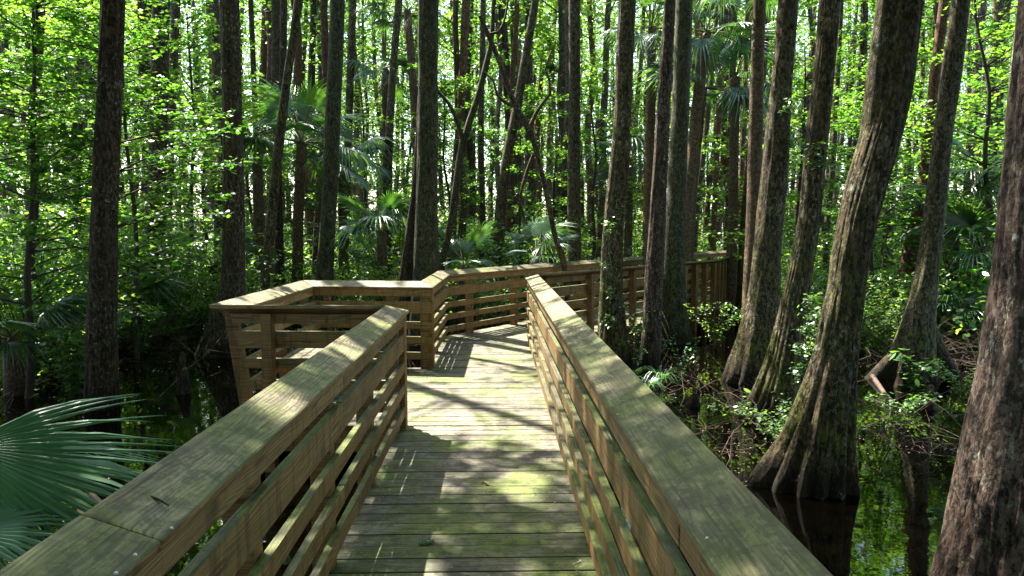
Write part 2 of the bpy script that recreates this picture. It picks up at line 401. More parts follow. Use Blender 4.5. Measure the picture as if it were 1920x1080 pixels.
# deck planks, clipped to each area
def clip(poly, nrm, off, keep):
    out = []
    for i in range(len(poly)):
        a_, b_ = poly[i], poly[(i + 1) % len(poly)]
        da, db = (a_.dot(nrm) - off) * keep, (b_.dot(nrm) - off) * keep
        if da >= 0: out.append(a_)
        if da * db < 0: out.append(a_ + (b_ - a_) * (da / (da - db)))
    return out
dk = Wood()
def planks(poly, ddir, start=None):
    """planks lie across ddir"""
    P = [Vector(p) for p in poly]; n_ = Vector(ddir).normalized(); s = [p.dot(n_) for p in P]
    t = min(s) if start is None else start; ax = Vector((-n_.y, n_.x, 0))
    while t < max(s) - .01:
        wdt = .139 + random.uniform(-.002, .002)
        q = clip(clip(P, n_, t, 1), n_, t + wdt, -1)
        if len(q) > 2:
            z = random.uniform(-.003, .0015)
            area = abs(sum(q[k].x * q[(k + 1) % len(q)].y - q[(k + 1) % len(q)].x * q[k].y for k in range(len(q)))) / 2
            if area > .01:
                clean = [q[0]]
                for v in q[1:]:
                    if (v - clean[-1]).length > .012: clean.append(v)
                if (clean[0] - clean[-1]).length < .012: clean.pop()
                if len(clean) > 2: dk.hexa([(v.x, v.y, z) for v in clean], (0, 0, .036), ax, .004)
        t += wdt + random.uniform(.0055, .010)
XL, XR = -.875, .57
planks([(XL, -1.6), (XR, -1.6), (XR, 6.0), (XL, 6.0)], (0, 1))
planks([(-2.42, 6.05), (XR, 6.03), (XR, 8.66), (-2.42, 8.66)], (0, 1))
planks([(XL, 8.67), (XR, 8.67), (XR, 10.18), (XL, 11.12)], (0, 1))
sd = Vector((4.355, 5.05)).normalized()
planks([(XR, 10.20), (5.0, 15.24), (3.35, 16.9), (XL, 11.15)], sd)
planks([(5.02, 15.26), (7.35, 20.3), (6.95, 21.55), (3.37, 16.92)], Vector((.45, .89)))
planks([(7.36, 20.31), (9.9, 21.55), (9.5, 23.0), (6.96, 21.56)], Vector((.87, .49)))
dk.obj('deck', M_DECK, BW)
# joists and rim boards under the deck
for pts, side in ((LEFT, 1), (RIGHT, -1)):
    w = Wood()
    ln = offset_line(pts, .045, side)
    for i in range(len(pts) - 1):
        a_, b_ = ln[i], ln[i + 1]; d = (b_ - a_).normalized(); nrm = Vector((-d.y, d.x, 0))
        w.bar((*(a_ + d * .03), -.145), (*(b_ - d * .03), -.145), (0, 0, 1), .20, nrm, .04)
    w.obj('rim_joist', M_POST, BW)
w = Wood()
for y in np.arange(-1.2, 10.4, 1.2): w.bar((-.86, y, -.14), (.56, y, -.14), (0, 0, 1), .18, (0, 1, 0), .04, 0)
w.bar((-2.3, 7.4, -.14), (-.9, 7.4, -.14), (0, 0, 1), .18, (0, 1, 0), .04, 0)
w.obj('cross_beam', M_POST, BW)
# screw heads in the caps
def screw(px, py, z, inn_x, out_x):
    p = at(px, py, 1); t = (z - EYE) / (p[2] - EYE); p = np.array([p[0] * t, t, 0])
    k = (p[0] - inn_x) / (out_x - inn_x); zz = Z_IN + k * (Z_OUT - Z_IN)
    bm = bmesh.new(); bmesh.ops.create_cone(bm, cap_ends=True, segments=12, radius1=.0045, radius2=.0035, depth=.003)
    me = bpy.data.meshes.new('screw'); bm.to_mesh(me); bm.free()
    o_ = link('screw', me, M_NAIL, BW, (p[0], p[1], zz + .0015)); o_.rotation_euler = (0, .35 * (-1 if out_x > 0 else 1), 0)
for px, py in ((253, 1025), (217, 1058), (321, 973)): screw(px, py, 1.045, -.755, -.935)
for px, py in ((1158, 766), (1326, 994)): screw(px, py, 1.05, .445, .625)

# bench inside the lookout bay
bn = empty('bench', (-2.03, 7.4, 0)); tag(bn, 'low plank bench along the left side of the lookout bay', 'bench')
for k in range(3):
    w = Wood(); x = -.015 + k * .195; w.bar((x, -1.0, .43), (x, 1.0, .43), (1, 0, 0), .186, (0, 0, 1), .038); w.obj('seat_plank', M_CAP, bn)
for y in (-.8, .8):
    w = Wood(); w.bar((.33, y, .002), (.33, y, .408), (1, 0, 0), .09, (0, 1, 0), .04); w.obj('leg', M_POST, bn)

# ---------------------------------------------------------------- trunks
def smooth_path(P, step):
    """Catmull-Rom through rows (x,y,z,r), resampled about every step metres"""
    P = np.asarray(P, float); n_ = len(P); out = []
    for i in range(n_ - 1):
        p0, p1, p2, p3 = P[max(i - 1, 0)], P[i], P[i + 1], P[min(i + 2, n_ - 1)]
        k = max(1, int(np.linalg.norm((p2 - p1)[:3]) / step))
        for j in range(k):
            t = j / k
            out.append(.5 * ((2 * p1) + (-p0 + p2) * t + (2 * p0 - 5 * p1 + 4 * p2 - p3) * t * t + (-p0 + 3 * p1 - 3 * p2 + p3) * t ** 3))
    out.append(P[-1]); return np.array(out)
def tube(path, segs, seed=0, flute=0, nfl=7, base_z=WATER, rough=.05, flute_h=1.2, roots=()):
    """rings round a path; buttress flutes fade with height; returns V, quads"""
    n_ = len(path); th = np.linspace(0, 2 * np.pi, segs, endpoint=False)
    r_ = np.random.default_rng(seed); ph = r_.uniform(0, 6.28, 8)
    V = np.zeros((n_, segs, 3))
    T = np.gradient(path[:, :3], axis=0) if n_ > 1 else np.array([[0, 0, 1.]])
    T /= np.linalg.norm(T, axis=1)[:, None] + 1e-9
    for i in range(n_):
        c, r = path[i, :3], max(path[i, 3], .001); t = T[i]
        u = np.cross([0, 1, 0.001], t); u /= np.linalg.norm(u); v = np.cross(t, u)
        z = c[2] - base_z
        fl = 0
        if flute:
            k = math.exp(-max(z, 0) / flute_h)
            wv = np.abs(np.sin((th * nfl + ph[0] + .5 * np.sin(th * 2 + ph[1])) / 2)) ** .7
            wv2 = np.abs(np.sin((th * (nfl * 2 + 1) + ph[2]) / 2))
            fl = flute * (k + .05) * (wv * 1.35 - .95 + .35 * (wv2 - .6))
            for (ra, rw, rl) in roots:
                dd = np.angle(np.exp(1j * (th - ra))); fl = fl + rl * math.exp(-max(z, 0) / .38) * np.exp(-(dd / rw) ** 2)
        nz = (vnoise(th * 3.2 + seed, np.full(segs, c[2] * 1.6), seed % 97 + 1, 1.0) - .5) * 2 * rough
        nz[-1] = nz[-1]
        blend = np.clip((2 * np.pi - th) / .6, 0, 1)
        nz = nz * blend + nz[0] * (1 - blend)
        fine = 0
        if segs >= 40:
            fine = (vnoise(np.cos(th) * 9 + np.sin(th) * 7 + 50, np.full(segs, c[2] * 2.2) + np.sin(th) * 5, seed % 89 + 2, 1.4) - .5) * .05
            rd = np.abs(vnoise(th * 11 + .6 * math.sin(c[2] * 3 + seed), np.full(segs, c[2] * 1.1), seed % 83 + 3, 1.0) - .5)
            fine = fine - .07 * np.exp(-(rd / .07) ** 2) * np.clip((2 * np.pi - th) / .2, 0, 1)
        rr = r * (1 + fl + nz + fine)
        V[i] = c + np.outer(rr * np.cos(th), u) + np.outer(rr * np.sin(th), v)
    ii, jj = np.meshgrid(np.arange(segs), np.arange(n_ - 1)); a_ = (jj * segs + ii).ravel(); b_ = (jj * segs + (ii + 1) % segs).ravel()
    return V.reshape(-1, 3), np.stack([a_, b_, b_ + segs, a_ + segs], 1)
def join(parts):
    Vs, Q, o_ = [], [], 0
    for V, q_ in parts: Vs.append(V); Q.append(q_ + o_); o_ += len(V)
    return np.concatenate(Vs), np.concatenate(Q)

# ---------------------------------------------------------------- leaves
KITE = np.array([(0, 0), (.30, .45), (0, 1), (-.30, .45)])
OVAL = np.array([(0, 0), (.20, .25), (.23, .6), (0, 1), (-.23, .6), (-.20, .25)])
MAPLE = np.array([(0, 0), (.22, .12), (.55, .35), (.28, .48), (.30, .72), (0, 1), (-.30, .72), (-.28, .48), (-.55, .35), (-.22, .12)])
def leaves(pos, size, r_, tilt=.5, tmpl=KITE, droop=.0, dirs=None):
    """one small blade per position, normals near vertical with a spread of tilt"""
    n_ = len(pos); K = len(tmpl)
    nm = np.stack([r_.normal(0, tilt, n_), r_.normal(0, tilt, n_), np.ones(n_)], 1); nm /= np.linalg.norm(nm, axis=1)[:, None]
    if dirs is None: a_ = r_.uniform(0, 2 * np.pi, n_); d = np.stack([np.cos(a_), np.sin(a_), np.full(n_, -droop)], 1)
    else: d = dirs + r_.normal(0, .35, (n_, 3))
    d -= nm * (d * nm).sum(1)[:, None]; d /= np.linalg.norm(d, axis=1)[:, None] + 1e-9
    s = np.cross(nm, d); sz = size * r_.uniform(.6, 1.25, n_)
    V = pos[:, None, :] + d[:, None, :] * (tmpl[None, :, 1, None] * sz[:, None, None]) + s[:, None, :] * (tmpl[None, :, 0, None] * sz[:, None, None])
    # a little curl so that blades are not perfectly flat
    V[:, :, 2] -= (np.abs(tmpl[None, :, 0]) * .35 + tmpl[None, :, 1] ** 2 * .2) * sz[:, None]
    return V.reshape(-1, 3), K
def leaf_mesh(name, chunks):
    Vs, cnt = [], []
    for V, K in chunks: Vs.append(V); cnt.append(np.full(len(V) // K, K))
    V = np.concatenate(Vs); cnt = np.concatenate(cnt)
    return mesh_np(name, V, cnt, np.arange(len(V)))
def sprays(centers, r_, rad, per, flat=.22):
    """leaf positions: flattened puffs about each centre"""
    c = np.repeat(np.asarray(centers), per, axis=0); n_ = len(c)
    a_ = r_.uniform(0, 2 * np.pi, n_); rr = rad * np.sqrt(r_.uniform(0, 1, n_))
    rad_s = np.repeat(r_.uniform(.6, 1.3, len(centers)), per); rr = rr * rad_s
    tx = np.repeat(r_.normal(0, .22, len(centers)), per); ty = np.repeat(r_.normal(0, .22, len(centers)), per)
    dx, dy = rr * np.cos(a_), rr * np.sin(a_)
    return c + np.stack([dx, dy, dx * tx + dy * ty + r_.normal(0, rad * flat, n_) - rr * .25], 1)

# sunlit openings on the boardwalk: (x0, x1, y0, y1, z, chance a leaf shading it is left out)
OPEN = [(-.9, .6, 5.75, 7.6, 0, 1.0), (-.55, .6, 7.6, 9.4, 0, .75), (-.4, .5, 9.3, 10.6, 0, .9), (-.9, .7, 11.0, 13.2, 0, .8),
        (.35, .75, 5.2, 10.4, 1.05, .85), (.35, .75, 4.1, 4.6, 1.05, .8), (-1.0, -.7, 3.75, 4.3, 1.05, 1.0), (-1.0, -.7, 2.55, 2.8, 1.05, .7), (-1.0, -.7, 4.95, 5.15, 1.05, 1.0),
        (-2.6, -.6, 8.4, 8.95, 1.05, .9), (-2.6, -2.2, 6.2, 8.6, 1.05, .7), (-1.0, -.6, 8.9, 11.2, 1.05, .8), (-.8, 2.2, 11.0, 14.4, 1.05, .8),
        (-16, -6, 9.5, 20, 1.2, .6), (-5, 5, 14.5, 21, 1.0, .6), (5, 14, 10, 18, .6, .6), (.40, .5, 4.4, 10.3, .5, .95),
        (-.3, .55, 4.0, 5.7, 0, .55), (.0, .5, 2.9, 3.6, 0, .5), (2, 8, 14, 22.5, 1.05, .55)]
sv = np.array(SUN) / SUN.z
def shade_filter(P, r_):
    keep = np.ones(len(P), bool)
    for x0, x1, y0, y1, z, ch in OPEN:
        q_ = P - sv[None, :] * (P[:, 2] - z)[:, None]
        inside = (q_[:, 0] > x0 - .04) & (q_[:, 0] < x1 + .04) & (q_[:, 1] > y0 - .04) & (q_[:, 1] < y1 + .04)
        # patchy: leaves in the same small cell share their fate
        cell = vnoise(q_[:, 0], q_[:, 1], 11, 3.0)
        keep &= ~(inside & (cell < ch * .74 + (.4 if ch >= 1 else 0)))
    return keep

def crown_leaves(base, tips, r_, size, per, rad, world=None, tmpl=KITE, flat=.22):
    P = sprays(tips, r_, rad, per, flat)
    if world is not None: P = P[shade_filter(P + world, r_)]
    return leaves(P, size, r_, .5, tmpl)

def tree_trunk_object(t, path, segs, m, seed, flute=0, nfl=7, fh=1.2, limbs=(), roots=(), rough=.05, name='trunk'):
    o0 = np.array(t.location)
    parts = []
    V, q_ = tube(path, segs, seed, flute, nfl, flute_h=fh, roots=roots, rough=rough); parts.append((V - o0, q_))
    for lp in limbs:
        V, q_ = tube(lp, max(6, segs // 4), seed + 1, rough=.08); parts.append((V - o0, q_))
    V, q_ = join(parts); me = mesh_np(name, V, np.full(len(q_), 4), q_.ravel(), True)
    return link(name, me, m, t)

def hero(label, Y, pts, m, flute=0, nfl=7, fh=.5, top=None, crown=True, crown_r=2.6, nsp=26, per=55, limbs=(), roots=(), seed=None,
         kind='cypress_tree', cat='tree', segs=None, lean_y=0, base_extra=.5, group=None, step=None):
    """a tree whose trunk passes the photo pixels pts (x, y, width) at Y metres ahead"""
    seed = seed or (int(pts[0][0]) * 7 + int(Y * 10)); r_ = np.random.default_rng(seed)
    pts = sorted(pts, key=lambda p: -p[1]); rows = []
    for (x, y, w_) in pts:
        p = at(x, y, Y); rows.append([p[0], p[1], p[2], w_ / 2 / F_PX * Y * .96 / math.sqrt(1 + ((x - 928) / F_PX) ** 2)])
    # carry on down below the water / ground
    b_ = np.array(rows[0]); dn = np.array(rows[0]) - np.array(rows[1]); gz = float(ground_z(b_[0], b_[1])) - .25
    zz = min(WATER - .35, gz)
    if b_[2] > zz + .05:
        k = (b_[2] - zz); sl_ = dn[:3] / max(-dn[2], 1e-3) * k; sl_[2] = -k; sl_[:2] = np.clip(sl_[:2], -.4, .4)
        rows.insert(0, [b_[0] + sl_[0], b_[1] + sl_[1], zz, b_[3] * (1.12 if not flute else 1.25)])
    t_ = np.array(rows[-1]); up_ = np.array(rows[-1]) - np.array(rows[-2]); up_ = up_ / up_[2]
    zt = top or (11 + r_.uniform(0, 3)); z = t_[2]; rr = t_[3]
    if crown is not None:
        lean = up_[:3] * .8
        for k in range(1, 5):
            f_ = k / 4; dz_ = (zt - z) * f_
            if dz_ > 0: rows.append([t_[0] + lean[0] * dz_ * (1 - .3 * f_), t_[1] + lean_y * dz_, z + dz_, rr * (1 - .6 * f_)])
    st = step or (.045 if Y < 9 else .12 if Y < 14 else .25)
    path = smooth_path(rows, st)
    sg = segs or (132 if Y < 9 else 48 if Y < 13 else 24 if Y < 16 else 14)
    t = empty(kind, (path[0, 0], path[0, 1], WATER)); tag(t, label, cat, group)
    L_ = []
    for lp in limbs:
        L_.append(smooth_path([[*at(x, y, Y + (dY if False else 0)), w_ / 2 / F_PX * Y] for (x, y, w_) in lp], .15))
    tips = []
    if crown:
        tp = path[-1]
        for k in range(nsp):
            zf = r_.uniform(.45, 1.0) if crown is True else r_.uniform(*crown)
            zc = z + (zt - z) * zf; i0 = int(np.argmin(np.abs(path[:, 2] - zc))); c0 = path[i0]
            a_ = r_.uniform(0, 6.28); rad = crown_r * r_.uniform(.25, 1) * (1.15 - .5 * zf)
            tipp = c0[:3] + np.array([math.cos(a_) * rad, math.sin(a_) * rad, r_.uniform(.1, .9) + .25 * rad])
            tips.append(tipp)
            mid = (c0[:3] + tipp) / 2 + [0, 0, .15]
            if k % 2 == 0: L_.append(smooth_path([[*c0[:3], c0[3] * .3], [*mid, c0[3] * .16], [*tipp, .008]], .5))
    tree_trunk_object(t, path, sg, m, seed, flute, nfl, fh, L_, roots)
    if tips:
        o0 = np.array(t.location); tips = np.array(tips)
        P = sprays(tips, r_, 1.0, int(per * (2.4 if Y < 11 else .7)), .25); P = P[shade_filter(P, r_)]
        if len(P):
            me = leaf_mesh('crown', [leaves(P - o0, .135, r_, .5, KITE)])
            link('crown', me, M_LEAF_HI, t)
    return t, path

# foreground and middle trees, each from the photograph
H = {}
def T(key, *a, **k): H[key] = hero(*a, **k)
T('near_right', 'huge furrowed grey trunk filling the right edge of the photo', 3.4,
  [(1998, 0, 200), (1965, 350, 205), (1950, 540, 212), (1932, 700, 228), (1906, 860, 250), (1880, 1080, 300)], M_BARK_GREY, .10, 9, 1.5, crown_r=3.2, nsp=34)
T('big', 'big leaning cypress right of the railing, mossy with a widely fluted base', 5.6,
  [(1695, 0, 76), (1675, 155, 78), (1644, 280, 86), (1617, 375, 85), (1595, 475, 79), (1587, 540, 78), (1578, 590, 84), (1566, 665, 92), (1552, 740, 114), (1538, 815, 140), (1524, 890, 172), (1518, 940, 186)], M_BARK, .24, 13, .6,
  limbs=[[(1634, 330, 50), (1640, 220, 44), (1648, 120, 36), (1662, 0, 34), (1684, -180, 30)]], roots=[(math.pi, .4, .5)], crown_r=3, nsp=34)
T('lean_curve', 'leaning cypress with a base curving left, between the big mossy one and the next left', 7.7,
  [(1556, 0, 42), (1543, 150, 43), (1532, 260, 46), (1519, 400, 46), (1502, 500, 50), (1484, 600, 60), (1466, 690, 78), (1448, 770, 112), (1440, 800, 130)], M_BARK, .20, 11, .5, nsp=30)
T('lichen', 'straight lichen-flecked cypress with a broad fluted foot standing in the pool', 9.6,
  [(1478, 0, 40), (1466, 150, 42), (1458, 250, 50), (1450, 350, 54), (1440, 450, 56), (1432, 560, 66), (1420, 640, 84), (1406, 720, 112)], M_BARK, .22, 12, .5, nsp=30)
T('vine', 'dark cypress with small leafy vines standing against the far railing', 10.4,
  [(1176, 0, 34), (1168, 200, 34), (1160, 320, 38), (1150, 430, 42), (1146, 540, 46), (1148, 600, 56), (1150, 650, 68), (1152, 700, 80)], M_BARK, .20, 11, .45, nsp=26)
T('pale_pair', 'paler brown trunk, the left one of the touching pair by the far railing', 10.3,
  [(1256, 0, 22), (1244, 200, 26), (1236, 350, 30), (1228, 500, 36), (1222, 620, 39), (1216, 700, 46)], M_BARK_GREY, .05, 5, .4, nsp=20)
T('dark_pair', 'dark mossy trunk, the right one of the touching pair by the far railing', 13.0,
  [(1283, 0, 32), (1276, 200, 34), (1266, 400, 40), (1262, 500, 48), (1262, 590, 54), (1264, 645, 76)], M_BARK_MOSS, .22, 7, .5, nsp=24)
T('root_arch', 'tall cypress with a long arched root at the right over dark water', 9.7,
  [(1802, 0, 38), (1785, 130, 42), (1768, 250, 40), (1755, 380, 44), (1743, 480, 46), (1730, 560, 58), (1716, 640, 84), (1708, 715, 110)], M_BARK_ROOT, .22, 9, .6, roots=[(math.pi, .35, .4)], nsp=28,
  limbs=[[(1734, 500, 26), (1722, 560, 30), (1704, 618, 28), (1676, 666, 24), (1648, 698, 24), (1630, 718, 26)], [(1738, 600, 26), (1762, 660, 26), (1790, 710, 26)]])
T('red_lean', 'slender reddish leaning trunk behind the arched-root cypress', 13.0,
  [(1772, 0, 22), (1755, 120, 22), (1742, 250, 21), (1725, 380, 26), (1705, 480, 34), (1690, 570, 42), (1684, 610, 50)], M_BARK_RED, .04, 6, .4, nsp=18)
T('brown_left', 'stout brown trunk standing alone at the left behind the fan leaf', 8.3,
  [(212, 0, 47), (204, 200, 49), (198, 350, 52), (192, 540, 58), (190, 700, 66), (190, 790, 78)], M_BARK_DARK, .05, 8, .5, nsp=60, crown_r=3.6)
T('flare_left', 'dark cypress with a bell-shaped fluted base in the water at the left', 14.0,
  [(302, 0, 34), (298, 200, 34), (293, 400, 36), (291, 510, 42), (292, 570, 62), (292, 628, 92)], M_BARK_DARK, .24, 7, .5, nsp=22)
T('flare_bay', 'dark trunk with a swollen base just left of the lookout bay corner', 11.9,
  [(430, 0, 38), (436, 250, 39), (438, 450, 44), (436, 540, 50), (426, 600, 68), (416, 662, 92)], M_BARK_DARK, .22, 7, .5, nsp=26)
T('slender_curve', 'slender curved trunk leaning right, behind the lookout bay', 13.0,
  [(560, 0, 17), (541, 130, 16), (524, 260, 19), (510, 400, 19), (496, 540, 20), (490, 620, 24)], M_BARK, .05, 5, .4, nsp=16)
T('straight_bay', 'straight mossy trunk behind the back railing of the lookout bay', 14.0,
  [(633, 0, 28), (625, 200, 30), (616, 400, 31), (610, 500, 33), (606, 600, 42)], M_BARK_MOSS, .08, 6, .4, nsp=20)
T('center', 'thick straight mossy trunk in the middle behind the railing corner', 12.5,
  [(803, 0, 38), (802, 200, 38), (800, 400, 44), (799, 500, 50), (797, 620, 66)], M_BARK_MOSS, .12, 7, .5, nsp=26)
T('center_low', 'short dark leaning trunk pressed against the thick middle trunk', 12.9,
  [(790, 180, 14), (782, 330, 17), (772, 430, 22), (764, 520, 34), (760, 620, 40)], M_BARK_DARK, .06, 6, .4, crown=None)
T('mossy_fork', 'thin forked mossy tree right of the thick middle trunk', 14.0,
  [(869, 262, 15), (862, 300, 14), (851, 380, 14), (839, 450, 13), (826, 510, 14), (822, 600, 18)], M_BARK_MOSS, .03, 5, .4, crown=None,
  limbs=[[(869, 270, 13), (880, 228, 12), (895, 185, 12), (912, 120, 11), (922, 70, 9), (926, 0, 8), (935, -120, 5)], [(868, 268, 10), (858, 230, 8), (842, 195, 7), (822, 172, 6), (812, 150, 4)]])
T('twisted', 'thin dark twisted tree crossing others right of the middle', 13.5,
  [(900, 30, 8), (915, 65, 9), (940, 125, 10), (960, 182, 11), (976, 216, 12), (996, 252, 12), (1010, 300, 9), (1026, 370, 10), (1040, 440, 10), (1058, 500, 11), (1068, 600, 12)], M_BARK_DARK, .03, 5, .4, crown=None,
  limbs=[[(994, 236, 8), (1006, 210, 7), (1020, 190, 6), (1031, 178, 6), (1030, 150, 5), (1022, 132, 4), (1034, 95, 3)], [(962, 200, 7), (945, 190, 6), (932, 178, 5), (925, 150, 4), (908, 135, 3)],
         [(1000, 290, 7), (985, 330, 6), (975, 380, 5), (988, 420, 5)], [(915, 65, 6), (935, 60, 5), (948, 30, 4), (955, -20, 3)]])
T('lean_mid', 'dark trunk leaning right, crossed by the thin twisted tree', 17.0,
  [(1004, 0, 14), (985, 110, 16), (968, 210, 18), (950, 300, 20), (940, 380, 22), (932, 500, 24), (930, 560, 26)], M_BARK, .03, 5, .4, nsp=16, crown=(.5, 1))
T('mid_right', 'straight brown trunk left of the vine-covered cypress', 16.0,
  [(1077, 0, 22), (1077, 200, 22), (1076, 350, 26), (1077, 500, 28), (1077, 590, 32)], M_BARK, .05, 6, .4, nsp=18)
T('behind_lichen', 'brown leaning trunk where the far railing disappears', 17.0,
  [(1434, 50, 20), (1425, 150, 22), (1414, 250, 24), (1406, 350, 25), (1399, 450, 28), (1396, 540, 31), (1393, 590, 36)], M_BARK, .05, 6, .4, nsp=16)
MID = [(17, M_BARK_DARK, 'thin trunk just right of the bell-based cypress', [(330, 0, 17), (322, 200, 16), (316, 400, 15), (312, 560, 18)]),
       (18, M_BARK, 'pale narrow trunk touching the left side of the swollen-base tree', [(402, 0, 17), (408, 200, 17), (410, 390, 18), (412, 560, 22)]),
       (16, M_BARK_DARK, 'thin upright trunk behind the slender curved one', [(532, 0, 14), (530, 140, 14), (522, 300, 13), (524, 500, 20), (524, 570, 24)]),
       (20, M_BARK, 'narrow trunk right beside the straight mossy one behind the bay', [(662, 0, 14), (655, 200, 15), (648, 400, 17), (645, 540, 18)]),
       (18, M_BARK, 'thin grey trunk leaning slightly left of the thick middle trunk', [(748, 0, 14), (738, 120, 14), (730, 250, 15), (728, 420, 16), (726, 560, 18)]),
       (20, M_BARK_RED, 'thin reddish trunk right of the thick middle trunk', [(874, 0, 16), (864, 200, 15), (852, 350, 16), (845, 540, 18)]),
       (19, M_BARK, 'thin trunk half hidden left of the straight brown one', [(1064, 0, 10), (1066, 150, 12), (1060, 300, 13), (1052, 450, 16), (1050, 540, 17)]),
       (23, M_BARK_RED, 'slim reddish trunk right of the dark touching pair', [(1308, 0, 11), (1304, 200, 11), (1298, 350, 12), (1290, 520, 14)]),
       (22, M_BARK, 'slim bent trunk above the far railing under a palm', [(1330, 190, 10), (1318, 300, 11), (1306, 400, 12), (1298, 530, 14)]),
       (24, M_BARK_RED, 'slim trunk in the gap above the second bend', [(1352, 60, 10), (1346, 250, 11), (1336, 470, 12), (1335, 520, 13)]),
       (21, M_BARK_RED, 'red-brown slim trunk touching the brown leaning one', [(1400, 60, 10), (1396, 200, 10), (1390, 350, 12), (1386, 540, 15)]),
       (25, M_BARK, 'slim trunk left of the brown leaning one', [(1376, 80, 12), (1372, 200, 13), (1366, 380, 14), (1362, 520, 15)]),
       (16, M_BARK_DARK, 'dark trunk behind the foot of the big mossy cypress', [(1690, 60, 18), (1680, 200, 20), (1668, 400, 22), (1655, 560, 28)]),
       (18, M_BARK_GREY, 'greyish trunk between the arched-root cypress and the right edge', [(1842, 0, 16), (1832, 150, 17), (1818, 300, 20), (1808, 520, 22)]),
       (20, M_BARK, 'slim trunk seen left of the huge right edge trunk', [(1872, 40, 18), (1858, 200, 19), (1846, 350, 19), (1836, 520, 20)]),
       (17, M_BARK, 'thin trunk between the two leaning cypresses', [(1572, 120, 10), (1562, 300, 12), (1552, 420, 13), (1546, 560, 15)]),
       (18, M_BARK_DARK, 'dark trunk high up at the far left among leaves', [(150, 40, 17), (147, 200, 18), (142, 400, 20), (140, 560, 22)]),
       (13, M_BARK_DARK, 'dark trunk among shrubs near the left edge', [(75, 0, 22), (66, 180, 24), (60, 380, 26), (56, 560, 34)]),
       (21, M_BARK, 'thin trunk behind the left brown one', [(262, 0, 10), (268, 200, 11), (278, 400, 13), (280, 540, 14)]),
       (22, M_BARK, 'thin trunk rising between the swollen-base and slender trees', [(470, 0, 10), (478, 200, 11), (486, 420, 12), (488, 540, 13)]),
       (19, M_BARK_DARK, 'thin trunk beside the fork of the mossy tree', [(905, 60, 11), (902, 250, 11), (905, 400, 12), (903, 540, 13)])]
for Y, m_, lab, pts in MID:
    hero(lab, Y, pts, m_, .03, 5, .4, nsp=12, per=60, kind='swamp_tree', crown_r=2.4)

# ---------------------------------------------------------------- tree and shrub kinds to copy
def background_kind(seed, h=17, nl=95, per=85, size=.17, r0=.15, low=.1, rad=2.8, m=None):
    r_ = np.random.default_rng(seed); rows = []; x = y = 0; lx, ly = r_.normal(0, .035, 2)
    for z in np.linspace(-.6, h, 9):
        rows.append([lx * z + r_.normal(0, .06), ly * z + r_.normal(0, .06), z, r0 * (1.15 - .8 * max(z, 0) / h) + .02])
    path = smooth_path(rows, .8); L_ = [tube(path, 9, seed, rough=.08)]
    tips = []
    for k in range(nl):
        zf = low + (1 - low) * r_.uniform(0, 1) ** .8; z = h * zf; c0 = path[int(np.argmin(np.abs(path[:, 2] - z)))]
        a_ = r_.uniform(0, 6.28); q_ = rad * r_.uniform(.2, 1)
        tp = c0[:3] + [math.cos(a_) * q_, math.sin(a_) * q_, r_.uniform(0, .7)]; tips.append(tp)
        if k % 3 == 0: L_.append(tube(smooth_path([[*c0[:3], .035], [*((c0[:3] + tp) / 2 + [0, 0, .2]), .02], [*tp, .006]], .8), 4, seed))
    V, q_ = join(L_); tm = mesh_np('trunk', V, np.full(len(q_), 4), q_.ravel(), True); tm.materials.append(m or M_BARK_FAR)
    P = sprays(np.array(tips), r_, .8, per, .28)
    cm = leaf_mesh('crown', [leaves(P, size, r_, .6, KITE)]); cm.materials.append(M_LEAF_HI)
    return tm, cm
def maple_kind(seed, h=7, nl=42, per=75, size=.095, rad=2.2, low=.15):
    r_ = np.random.default_rng(seed); rows = []
    bx, by = r_.normal(0, .12, 2)
    for z in np.linspace(-.5, h, 7): rows.append([bx * z * .5 + r_.normal(0, .06), by * z * .5 + r_.normal(0, .06), z, .055 * (1.1 - .9 * max(z, 0) / h) + .006])
    path = smooth_path(rows, .4); L_ = [tube(path, 8, seed, rough=.06)]; chunks = []
    for k in range(nl):
        zf = low + (1 - low) * r_.uniform(0, 1); c0 = path[int(np.argmin(np.abs(path[:, 2] - h * zf)))]
        a_ = r_.uniform(0, 6.28); q_ = rad * r_.uniform(.35, 1) * (1.2 - .6 * zf)
        tp = c0[:3] + [math.cos(a_) * q_, math.sin(a_) * q_, r_.uniform(-.1, .6)]
        L_.append(tube(smooth_path([[*c0[:3], .016], [*((c0[:3] + tp) / 2 + [0, 0, .12]), .010], [*tp, .004]], .4), 4, seed))
        # leaves strung along the outer part of the twig, in a flat layer
        t_ = r_.uniform(.35, 1.12, per)[:, None]; side = np.array([-math.sin(a_), math.cos(a_), 0])
        P = c0[:3] + (tp - c0[:3]) * t_ + side * (r_.normal(0, .28, per) * (1.25 - t_[:, 0]))[:, None] + [0, 0, 1] * r_.normal(.05, .05, per)[:, None]
        chunks.append(leaves(P, size, r_, .32, MAPLE))
    V, q_ = join(L_); tm = mesh_np('trunk', V, np.full(len(q_), 4), q_.ravel(), True); tm.materials.append(M_TWIG_DARK)
    cm = leaf_mesh('crown', chunks); cm.materials.append(M_LEAF)
    return tm, cm
